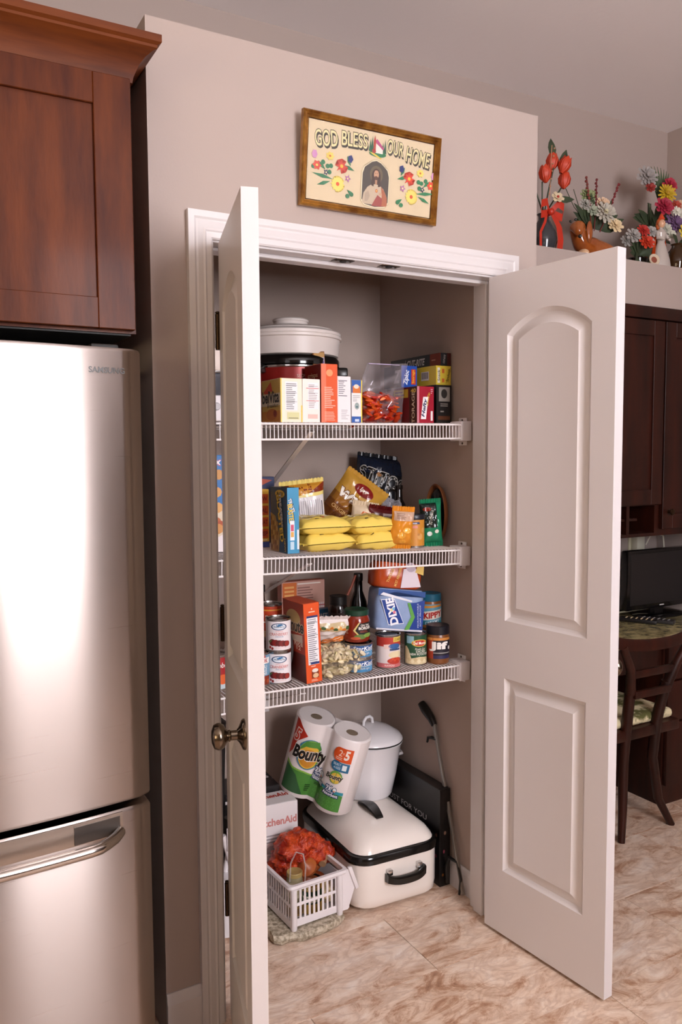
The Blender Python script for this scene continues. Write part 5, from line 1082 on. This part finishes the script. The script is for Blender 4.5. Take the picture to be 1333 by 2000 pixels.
# dipped slanting front of the bin
q = MB()
for y0 in (.0, BD-.004): MB().prism([(BW-.022, .004), (BW+.014, .004), (BW+.042, .078), (BW+.018, BH+.004), (BW-.022, BH+.004)], y0, y0+.004).build('cheek', M_WPLAS, bk, bev=.001, seg=1)
q = MB(); q.prism([(BW+.010, .006), (BW+.04, .078), (BW+.045, .076), (BW+.014, .004)], .004, BD-.004); q.build('slanted_front', M_WPLAS, bk, bev=.001, seg=1)
for y0 in (-.007, BD-.003):
    q = MB(); q.prism([(BW+.040, .066), (BW+.052, .07), (BW+.024, BH+.012), (BW+.010, BH+.012)], y0, y0+.010); q.build('front_lip', M_WPLAS, bk, bev=.002)
q = MB(); q.loft([[(x, y, z) for x, y, z in r] for r in (rrect(BW/2, BD/2, BW/2+.006, BD/2+.008, BH-.004, .014), rrect(BW/2, BD/2, BW/2+.010, BD/2+.012, BH+.002, .016), rrect(BW/2, BD/2, BW/2+.008, BD/2+.010, BH+.010, .015), rrect(BW/2, BD/2, BW/2-.002, BD/2-.001, BH+.010, .012), rrect(BW/2, BD/2, BW/2-.003, BD/2-.003, BH-.004, .012))], cap0=False, cap1=False)
q.build('rim', M_WPLAS, bk, smooth=40)
for x, y in ((.010, -.003), (BW-.022, -.003), (.010, BD+.003), (BW-.022, BD+.003)):
    q = MB(); q.lathe([(.009, 0), (.010, .003), (.0105, BH-.002)], 14, c=(x, y, 0)); q.build('corner_post', M_WPLAS, bk)
# basket contents
on = thing('onion_bag', 'red mesh bag of onions heaped in the white basket', 'bag', (.425, .375, .045))
m_on = mat('onion_skin', '#8a3a1c', .35, noise_s=14, col2='#b0602c', stretch=(1, 1, .4))
o0 = MB().lathe([(.002, -.032), (.02, -.03), (.036, -.012), (.038, .004), (.028, .022), (.01, .032), (.005, .042), (.002, .046)], 18).build('onion', m_on, on, loc=(-.03, -.02, .05), rot=(.3, .4, 0))
for p in ((.03, -.03, .05), (0, .03, .05), (-.04, .04, .1), (.03, .01, .105), (-.01, -.03, .115), (.0, .02, .15)): kid(o0, on, loc=p, rot=(p[0]*20, p[1]*20, 1))
m_net = mat('red_net_mesh', '#8f1606', .28, noise_s=30, col2='#cf4a1a', bump=.6, bscale=150, contrast=(.4, .62))
for k, (cx, cy, cz, rr, sd) in enumerate(((-.03, .015, .165, .062, 1.1), (.03, .015, .14, .058, 4.7), (-.045, .03, .11, .06, 8.3), (.075, .015, .12, .042, 2.6), (-.002, -.01, .19, .04, 6.1))):
    q = MB(); n_, k_ = 40, 24; ri = []
    for i in range(k_+1):
        t = -math.pi/2+math.pi*i/k_; ring = []
        for j2 in range(n_):
            a = 2*math.pi*j2/n_; dd = Vector((max(math.cos(t), .03)*math.cos(a), max(math.cos(t), .03)*math.sin(a), math.sin(t)))
            ee = 1+.22*noise.noise(dd*2.5+Vector((sd, 0, 0)))+.16*abs(noise.noise(dd*6+Vector((0, sd, 0))))+.05*noise.noise(dd*15)
            ring.append((cx+dd.x*rr*ee, cy+dd.y*rr*ee, cz+dd.z*rr*.85*ee))
        ri.append(ring)
    q.loft(ri).build('net_fold', m_net, on, smooth=30)
can('tomato_can', 'short gold can under the brass lidded jar in the basket', (.352, .298, .0415), .028, .043, -20, '#8a6a34', [Rc(0, .2, 1, .8, '#6a4a24')])
jar('relish_jar', 'glass jar with a brass lid standing at the left inside the basket', (.352, .298, .085), [(.024, 0), (.026, .004), (.026, .075), (.023, .085)], (.0255, .084, .098), -20, '#8f8568', '#a8905a', (.02, .07), '#b9ae92', [Rc(.1, .2, .9, .8, '#a89c7c')], rough=.12)
can('pickle_tub', 'small gold and green tub near the front of the basket', (.405, .292, .0415), .038, .105, -22, '#b08a3c', [Rc(0, .35, 1, .8, '#163a24'), Tx('fresh', .2, .4, .85, .75, '#e6e0d0', .03, .15), Tx('EXPRESS', .3, .84, .8, .96, '#d8cca8', .01)], cat='tub')
crumple('garlic_bag', 'pale garlic bulb in a bag at the front of the basket', (.462, .30, .085), .032, 5.5, mat('garlic_skin', '#d9c6a2', .5, noise_s=20, col2='#c8ae84'), cat='garlic', amp=.2)
tag(MB().tube([(.47, .33, .16), (.50, .37, .175), (.517, .42, .165)], [.012, .014, .012], 10).build('rolling_stick', mat('stick_wood', '#9a7656', .6)), 'brown wooden stick lying over the basket beside the roaster', 'stick')
tag(MB().tube([(.312, .25, .18), (.315, .248, .24), (.335, .25, .27), (.362, .255, .255), (.372, .258, .21), (.37, .26, .16)], .0022, 8).build('bail_handle', film('clear_bail', '#e8e4e4', .25, .1)), 'clear plastic carry loop standing up at the basket front', 'handle')
# things glimpsed low through the hinge gap
bn = thing('storage_bin', 'tall black plastic bin behind the left door hinge', 'bin', (.145, .60, 0))
q = MB(); q.loft([rrect(0, 0, .055, .07, 0, .02), rrect(0, 0, .07, .085, .60, .02), rrect(0, 0, .076, .09, .603, .022), rrect(0, 0, .076, .09, .625, .022), rrect(0, 0, .07, .084, .628, .02)]); q.build('body', mat('bin_black', '#0f0d10', .45), bn, smooth=40)
MB().lathe([(.06, .628), (.058, .636), (.02, .64), (.002, .641)], 24).build('lid', mat('bin_black', '#0f0d10'), bn)
sv = thing('saucepan', 'white saucepan on the floor seen in the hinge gap', 'pan', (.155, .40, 0))
MB().lathe([(.06, 0), (.068, .006), (.07, .1), (.072, .19), (.073, .194), (.069, .192)], 30).build('pan_body', M_WENAMEL, sv)
for sg in (-1, 1): MB().tube([(sg*.068, -.025, .15), (sg*.086, -.02, .152), (sg*.09, 0, .152), (sg*.086, .02, .152), (sg*.068, .025, .15)], .005, 8).build('handle', M_WENAMEL, sv)
rk = thing('whisk_set', 'white and black utensils standing in the white saucepan', 'utensils', (.155, .40, .006))
MB().tube([(-.03, -.02, .01), (0, -.01, .2), (.03, .0, .33)], [.006, .008, .010], 10).build('spatula_handle', M_WPLAS, rk, smooth=60)
MB().tube([(.03, -.02, .01), (.015, -.02, .2), (-.012, -.02, .31)], [.006, .008, .009], 10).build('spoon_handle', M_WPLAS, rk, smooth=60)
MB().tube([(.0, .02, .01), (.01, .02, .2), (.018, .01, .35)], [.007, .012, .014], 10).build('ladle_handle', M_BLACK, rk, smooth=60)
MB().box((-.004, -.034, .26), (.036, -.028, .335)).build('spatula_blade', M_WPLAS, rk, bev=.002)
yb = thing('oil_jug', 'yellow orange oil jug with dark base low in the hinge gap', 'jug', (.185, .308, 0))
MB().lathe([(.020, .012), (.024, .014), (.024, .06), (.018, .075), (.008, .085), (.008, .095)], 20).build('body', mat('oil_yellow', '#d69a2a', .25), yb)
MB().lathe([(.022, 0), (.025, .002), (.025, .014), (.022, .015)], 20).build('base', M_BLACKM, yb)

# ================================================================== FLOWERS ON THE LEDGE
LZ = SZ1
def leaf(q, p, d, L, w_, m=0, bend=.15):
    p, d = Vector(p), Vector(d).normalized(); s = d.cross(Vector((0, -1, .2))).normalized(); n = s.cross(d).normalized(); vs = []
    for t, k in ((0, .12), (.25, .75), (.5, 1), (.75, .7), (1, .05)):
        c = p+d*L*t-n*bend*L*t*t; vs += [c+s*w_*k/2+n*.002, c, c-s*w_*k/2+n*.002]
    fs = []
    for i in range(4):
        a = i*3; fs += [(a, a+1, a+4, a+3), (a+1, a+2, a+5, a+4)]
    q.add(vs, fs, m)
def bloom(q, c, d, r, n=9, layers=3, m=0, cup=.5, seed=0):
    # layered petals round an axis
    c, d = Vector(c), Vector(d).normalized(); a_ = d.cross(Vector((.31, .2, .93))).normalized(); b_ = d.cross(a_); rnd = random.Random(seed)
    for l in range(layers):
        f = 1-l/(layers+.6); lift = cup*(1-f)+.12
        for k in range(n):
            a = 2*math.pi*(k+.5*(l % 2))/n+rnd.uniform(-.12, .12); u = a_*math.cos(a)+b_*math.sin(a); t = d.cross(u)
            w_ = r*f*1.9*math.pi/n*.62; L = r*f*rnd.uniform(.9, 1.08)
            p0 = c+d*r*.06*l; p1 = p0+u*L*.55+d*r*lift*.45; p2 = p0+u*L+d*r*lift*(.7+.5*cup)
            q.add([p0-t*w_*.2, p0+t*w_*.2, p1-t*w_*.6, p1+d*r*.03, p1+t*w_*.6, p2-t*w_*.35, p2-d*r*.03, p2+t*w_*.35], [(0, 1, 4, 3), (0, 3, 2), (2, 3, 6, 5), (3, 4, 7, 6)], m)
def flowerpart(parent, c, r, col, cc=None, n=9, layers=3, d=(-.3, -.9, .35), cup=.5, seed=0, name='flower'):
    q = MB(); bloom(q, c, d, r, n, layers, 0, cup, seed)
    if cc: q.ball(Vector(c)+Vector(d).normalized()*r*.18, r*.22, 1, 10, 6)
    return q.build(name, [mat('petal_'+col[1:], col, .6), mat('petal_'+(cc or col)[1:], cc or col, .6)], parent, smooth=40)
def tulip(parent, c, r, h, col, lean=(0, 0, 1), seed=0):
    q = MB(); rnd = random.Random(seed); d = Vector(lean).normalized(); a_ = d.cross(Vector((0, 1, .01))).normalized(); b_ = d.cross(a_); c = Vector(c)
    for k in range(6):
        a = 2*math.pi*k/6; u = a_*math.cos(a)+b_*math.sin(a); t = d.cross(u); vs = []
        for tt, rr, w_ in ((0, .15, .25), (.3, .85, .7), (.6, 1.0, .75), (.85, .8, .5), (1, .55+.25*rnd.random(), .08)):
            p = c+d*h*tt+u*r*rr; vs += [p-t*r*w_, p+u*r*.12, p+t*r*w_]
        q.add(vs, [f for i in range(4) for f in ((i*3, i*3+1, i*3+4, i*3+3), (i*3+1, i*3+2, i*3+5, i*3+4))])
    return q.build('tulip', mat('petal_'+col[1:], col, .5), parent, smooth=50)
GR = mat('leaf_dark', '#2c3826', .55, noise_s=30, col2='#3d4a30'); GR2 = mat('leaf_mid', '#46583a', .6); STEM = mat('stem_green', '#35402a', .6)
# 1: dark vase with red tulips and ribbon
v1 = thing('tulip_vase', 'dark glazed vase of red tulips tied with a red ribbon', 'vase', (1.615, .55, LZ))
MB().lathe([(.03, 0), (.045, .01), (.055, .045), (.052, .08), (.034, .115), (.022, .135), (.022, .15), (.028, .158)], 28).build('vase', mat('grey_glaze', '#39393c', .12), v1)
for x, y, z, l, sd in ((-.02, -.03, .27, (-.1, 0, 1), 1), (.085, -.02, .265, (.12, 0, 1), 2), (.04, .0, .335, (.05, 0, 1), 3), (-.10, .0, .36, (-.2, 0, 1), 4), (.06, -.03, .32, (.4, -.2, 1), 5)): tulip(v1, (x, y, z), .021, .068, '#c23a16', l, sd)
q = MB()
for x, z in ((-.02, .27), (.085, .265), (.04, .335), (-.1, .36)): q.tube([(0, 0, .15), (x*.5, 0, (z+.15)/2), (x, -.01, z+.01)], .003, 6)
q.build('stem', STEM, v1)
for p, d, L, w_ in (((.04, 0, .38), (.02, 0, 1), .085, .045), ((.08, 0, .33), (.4, -.1, 1), .11, .045), ((-.05, 0, .24), (-.8, -.2, .5), .08, .035), ((.06, 0, .22), (1, -.2, .2), .1, .03), ((-.07, 0, .2), (-1, -.1, -.3), .06, .03), ((.09, 0, .31), (1, 0, .3), .05, .03), ((-.06, 0, .3), (-.5, 0, .6), .06, .03)):
    q = MB(); leaf(q, p, d, L, w_); q.build('leaf', GR, v1)
flowerpart(v1, (.025, -.05, .215), .026, '#d6c3a0', '#a82c1c', 6, 2, seed=3)
q = MB()
for i in range(7): q.ball((-.0+.004*i, -.03, .23+.03*i), .004, 0, 6, 4); 
q.tube([(0, -.03, .2), (.01, -.03, .42)], .0015, 5); q.build('berry_spray', pm('#b9876a'), v1)
MR = mat('red_ribbon', '#b82a12', .4)
q = MB()
def ribbon(q, pts, w_, wd=(1, 0, 0)):
    wd = Vector(wd); vs = []
    for p in pts: vs += [Vector(p)-wd*w_/2, Vector(p)+wd*w_/2]
    q.add(vs, [(2*i, 2*i+1, 2*i+3, 2*i+2) for i in range(len(pts)-1)])
ribbon(q, [(.01, -.035, .16), (.03, -.055, .1), (.035, -.06, .05), (.03, -.06, .004)], .03); ribbon(q, [(-.01, -.03, .16), (-.04, -.05, .11), (-.062, -.05, .07), (-.06, -.05, .006)], .013)
for sx in (-1, 1): ribbon(q, [(0, -.03, .155), (sx*.03, -.05, .19), (sx*.06, -.05, .18), (sx*.055, -.045, .14), (sx*.02, -.04, .15)], .03, (.1, 0, 1))
q.ball((0, -.04, .158), .014, 0, 10, 6); q.build('ribbon_bow', MR, v1, smooth=60)

# 2: ceramic dog planter with mixed flowers
dg = thing('dog_planter', 'glossy brown ceramic dog planter filled with white flowers', 'planter', (1.875, .55, LZ))
def skin(name, pts, edges, radii, m, parent, sub=2):
    me = bpy.data.meshes.new(name); me.from_pydata(pts, edges, []); o = bpy.data.objects.new(name, me); COL.objects.link(o); o.parent = parent
    md = o.modifiers.new('skin', 'SKIN'); md.use_smooth_shade = True
    for v, r in zip(me.skin_vertices[0].data, radii): v.radius = (r, r)
    me.skin_vertices[0].data[0].use_root = True
    s = o.modifiers.new('sub', 'SUBSURF'); s.levels = sub; s.render_levels = sub
    me.materials.append(m); return o
M_DOG = mat('brown_glaze', '#8a4318', .1, noise_s=9, col2='#a85c26', coat=.5)
skin('dog_body', [(.06, 0, .05), (.0, 0, .055), (-.05, 0, .065), (-.075, -.005, .10), (-.09, -.012, .135), (-.102, -.03, .115), (-.106, -.045, .085), (.11, 0, .04), (.15, .01, .055)],
     [(0, 1), (1, 2), (2, 3), (3, 4), (4, 5), (5, 6), (0, 7), (7, 8)], [.046, .05, .044, .032, .038, .026, .016, .035, .012], M_DOG, dg)
for sg in (-1, 1):
    q = MB(); q.ball((-.075+.028*(sg > 0), -.02-.02*sg, .105), (.016, .010, .045), 0, 12, 8); q.build('ear', M_DOG, dg)
q = MB(); q.ball((-.06, -.02, .02), (.02, .03, .02), 0, 12, 8); q.ball((.09, -.02, .018), (.026, .028, .018), 0, 12, 8); q.build('paw', mat('cream_glaze', '#d8b08a', .12), dg)
q = MB()
for y in (-.032, -.004): q.ball((-.118, y, .148), .0055, 0, 8, 6)
q.ball((-.112, -.052, .078), .008, 0, 8, 6); q.build('eyes_and_nose', M_BLACK, dg)
for c, r, col, cc, n, l in (((.03, -.05, .19), .05, '#b9b2a4', '#c9c09c', 12, 4), ((.10, -.04, .15), .036, '#e0c9a0', None, 8, 4), ((.05, -.02, .235), .034, '#d9b898', None, 8, 4), ((-.03, -.01, .26), .036, '#8f9a6a', None, 9, 4), ((-.05, -.02, .22), .03, '#a8a49a', None, 9, 4), ((-.02, -.03, .2), .03, '#9aa08a', None, 9, 3), ((.005, 0, .27), .028, '#a3a878', None, 8, 3)):
    flowerpart(dg, c, r, col, cc, n, l, seed=int(abs(c[0])*999))
for k in range(13):
    a = -1.3+2.6*k/12; q = MB(); leaf(q, (math.sin(a)*.03+.01, -.01, .13), (math.sin(a)*1.1, -.3, math.cos(a)), .10+.02*(k % 3), .04); q.build('leaf', GR, dg)
for bx, col in ((.11, '#7c2c30'), (.0, '#6e2a2c'), (-.05, '#7c3a34')):
    q = MB(); q.tube([(bx*.3, -.02, .12), (bx*.8, -.03, .24), (bx*1.15, -.03, .33)], .002, 5)
    for i in range(9): t = .45+.06*i; q.ball((bx*(.3+.95*t), -.03+.004*(i % 2), .12+.22*t), .006, 0, 6, 4)
    q.build('berry_spray', mat('petal_'+col[1:], col, .5), dg)
q = MB()
for dx, dz in ((-.1, .28), (-.16, .3), (-.03, .34)): q.tube([(-.02, 0, .15), (dx*.6, 0, dz*.7), (dx, 0, dz)], .0015, 5)
q.build('grass_blade', STEM, dg)
q = MB(); q.box((-.125, -.06, 0), (.15, .06, .012)); q.build('base', mat('cream_glaze', '#d8b08a'), dg, bev=.006)

# 3: tall mixed bouquet at right
v3 = thing('bouquet_vase', 'silver vase with a tall bouquet of pink, yellow and purple flowers', 'vase', (2.33, .60, LZ))
MB().lathe([(.03, 0), (.033, .004), (.014, .03), (.012, .05), (.03, .09), (.042, .13), (.044, .16), (.048, .165)], 24).build('vase', mat('silver_vase', '#b9b6b4', .18, metal=.8), v3)
for c, r, col, cc, n, l in (((-.02, -.06, .28), .044, '#a3243e', None, 8, 5), ((.01, -.05, .345), .044, '#bd9c1e', '#ab8418', 16, 3), ((.05, -.03, .39), .038, '#a8243c', None, 8, 5), ((.07, -.05, .22), .054, '#75567c', None, 14, 4), ((-.085, -.02, .41), .05, '#9c9592', None, 12, 4), ((-.055, -.01, .38), .03, '#bfb4ae', None, 8, 3), ((-.085, -.04, .36), .024, '#8e2820', None, 7, 3), ((.06, -.06, .3), .024, '#a83c2c', None, 7, 3), ((.095, -.05, .31), .022, '#c9a88c', None, 7, 3), ((.0, -.06, .19), .026, '#b9b8a8', None, 9, 3), ((.09, -.07, .265), .026, '#cfc9ba', None, 9, 3), ((.04, -.08, .265), .022, '#d6d2c4', None, 9, 3), ((.02, -.07, .165), .024, '#c6c4b4', None, 9, 3)):
    flowerpart(v3, c, r, col, cc, n, l, seed=int(abs(c[2])*999), d=(-.35, -.9, .2))
for k in range(9):
    a = -.5+1.0*k/8; q = MB(); leaf(q, (.02+math.sin(a)*.02, 0, .33), (math.sin(a), -.05, 1), .15, .016); q.build('leaf', GR2, v3)
for k in range(14):
    a = 2*math.pi*k/14; q = MB(); leaf(q, (.02*math.cos(a), .01, .2+.01*(k % 4)), (math.cos(a), -.1, .5*math.sin(a)+.1), .11, .05); q.build('leaf', GR, v3)
q = MB()
for k in range(8): q.tube([(0, 0, .1), (.03*math.cos(k), .02*math.sin(k), .2), (.08*math.cos(k*1.3), -.02, .3)], .0025, 5)
q.build('stem', STEM, v3)

# 4: low red and white posy, lady figurine, little plate, brown vase
ps = thing('posy_bowl', 'low bowl of red and white flowers left of the figurine', 'flowers', (2.17, .56, LZ))
MB().lathe([(.03, 0), (.045, .006), (.05, .04), (.046, .045)], 22).build('bowl', M_GLASSD, ps)
for c, r, col in (((.0, -.05, .105), .036, '#c2381c'), ((-.01, -.04, .155), .03, '#b02c24'), ((-.06, -.03, .13), .036, '#9f9a95'), ((.05, -.03, .16), .03, '#a8a39e'), ((.035, -.03, .115), .03, '#b8b2aa'), ((-.08, -.01, .11), .03, '#98938e')): flowerpart(ps, c, r, col, None, 9, 4, seed=int(c[2]*999))
for k in range(12):
    a = 2*math.pi*k/12; q = MB(); leaf(q, (0, -.01, .06), (math.cos(a), -.4, .25+.6*math.sin(a)), .09, .04); q.build('leaf', GR, ps)
fg = thing('lady_figurine', 'white and red porcelain lady figurine on the ledge', 'figurine', (2.265, .515, LZ))
MB().lathe([(.048, 0), (.05, .006), (.044, .04), (.03, .085), (.018, .115), (.022, .135), (.026, .155), (.018, .168), (.008, .174), (.008, .182)], 26, sy=.8).build('gown', mat('porcelain_white', '#b9aea6', .15), fg)
q = MB(); q.ball((0, -.002, .196), (.016, .016, .019), 0, 16, 10); q.ball((0, -.018, .193), (.003, .004, .004), 0, 8, 5); q.build('head', mat('porcelain_skin', '#d9a886', .2), fg)
q = MB()
for x in (-.006, .006): q.ball((x, -.0155, .199), (.0022, .0015, .0018), 0, 6, 4)
q.build('eyes', M_BLACK, fg)
q = MB(); q.ball((0, .006, .203), (.018, .017, .018), 0, 14, 8); q.ball((0, .014, .19), (.014, .012, .02), 0, 12, 8); q.build('hair', pm('#b85a2a', .4), fg)
q = MB(); q.lathe([(.012, .212), (.015, .216), (.006, .235), (.001, .24)], 12); q.build('crown', pm('#c8401c', .3), fg)
q = MB(); q.loft([[(x*s_, .012+y*s_, z) for x, y in ((-.05, -.02), (-.054, .0), (-.03, .035), (.03, .035), (.054, .0), (.05, -.02), (.045, -.01), (.025, .028), (-.025, .028), (-.045, -.01))] for z, s_ in ((.004, .95), (.08, .72), (.15, .55))]); q.build('cape', pm('#c8481c', .2), fg, smooth=40)
for sg in (-1, 1):
    MB().tube([(sg*.022, 0, .155), (sg*.034, -.012, .13), (sg*.016, -.034, .122)], [.009, .008, .005], 10).build('arm', mat('porcelain_white', '#ded3cb'), fg, smooth=60)
MB().box((-.052, -.042, 0), (.052, .046, .006)).build('plinth', mat('porcelain_white', '#ded3cb'), fg, bev=.003)
cp_ = thing('plate_ornament', 'small round ornamental plate propped beside the figurine', 'plate', (2.19, .488, LZ+.027), (R_(78), 0, R_(-15)))
MB().lathe([(.012, 0), (.018, .001), (.026, .005), (.025, .007), (.016, .003), (.002, .003)], 24).build('plate', mat('plate_glaze', '#c9b8a0', .15), cp_)
MB().lathe([(.014, .0032), (.012, .004), (.002, .004)], 20).build('plate_motif', pm('#8c4a38', .3), cp_)
bv = thing('brown_vase', 'brown glass vase with a yellow rose at the end of the ledge', 'vase', (2.38, .52, LZ))
MB().lathe([(.03, 0), (.044, .008), (.052, .04), (.046, .08), (.028, .105), (.024, .115), (.03, .122)], 26).build('vase', mat('brown_glass', '#3a2512', .08), bv)
flowerpart(bv, (.02, -.03, .165), .042, '#d9c24a', None, 8, 5, seed=4)
q = MB(); leaf(q, (0, 0, .12), (-.6, -.3, .4), .07, .035); q.build('leaf', GR, bv); q = MB(); leaf(q, (0, 0, .12), (.7, -.3, .3), .07, .035); q.build('leaf', GR, bv)
MB().ball((-.006, -.05, .05), (.012, .006, .012), 0, 10, 6).build('medallion', pm('#b9862c', .25), bv)
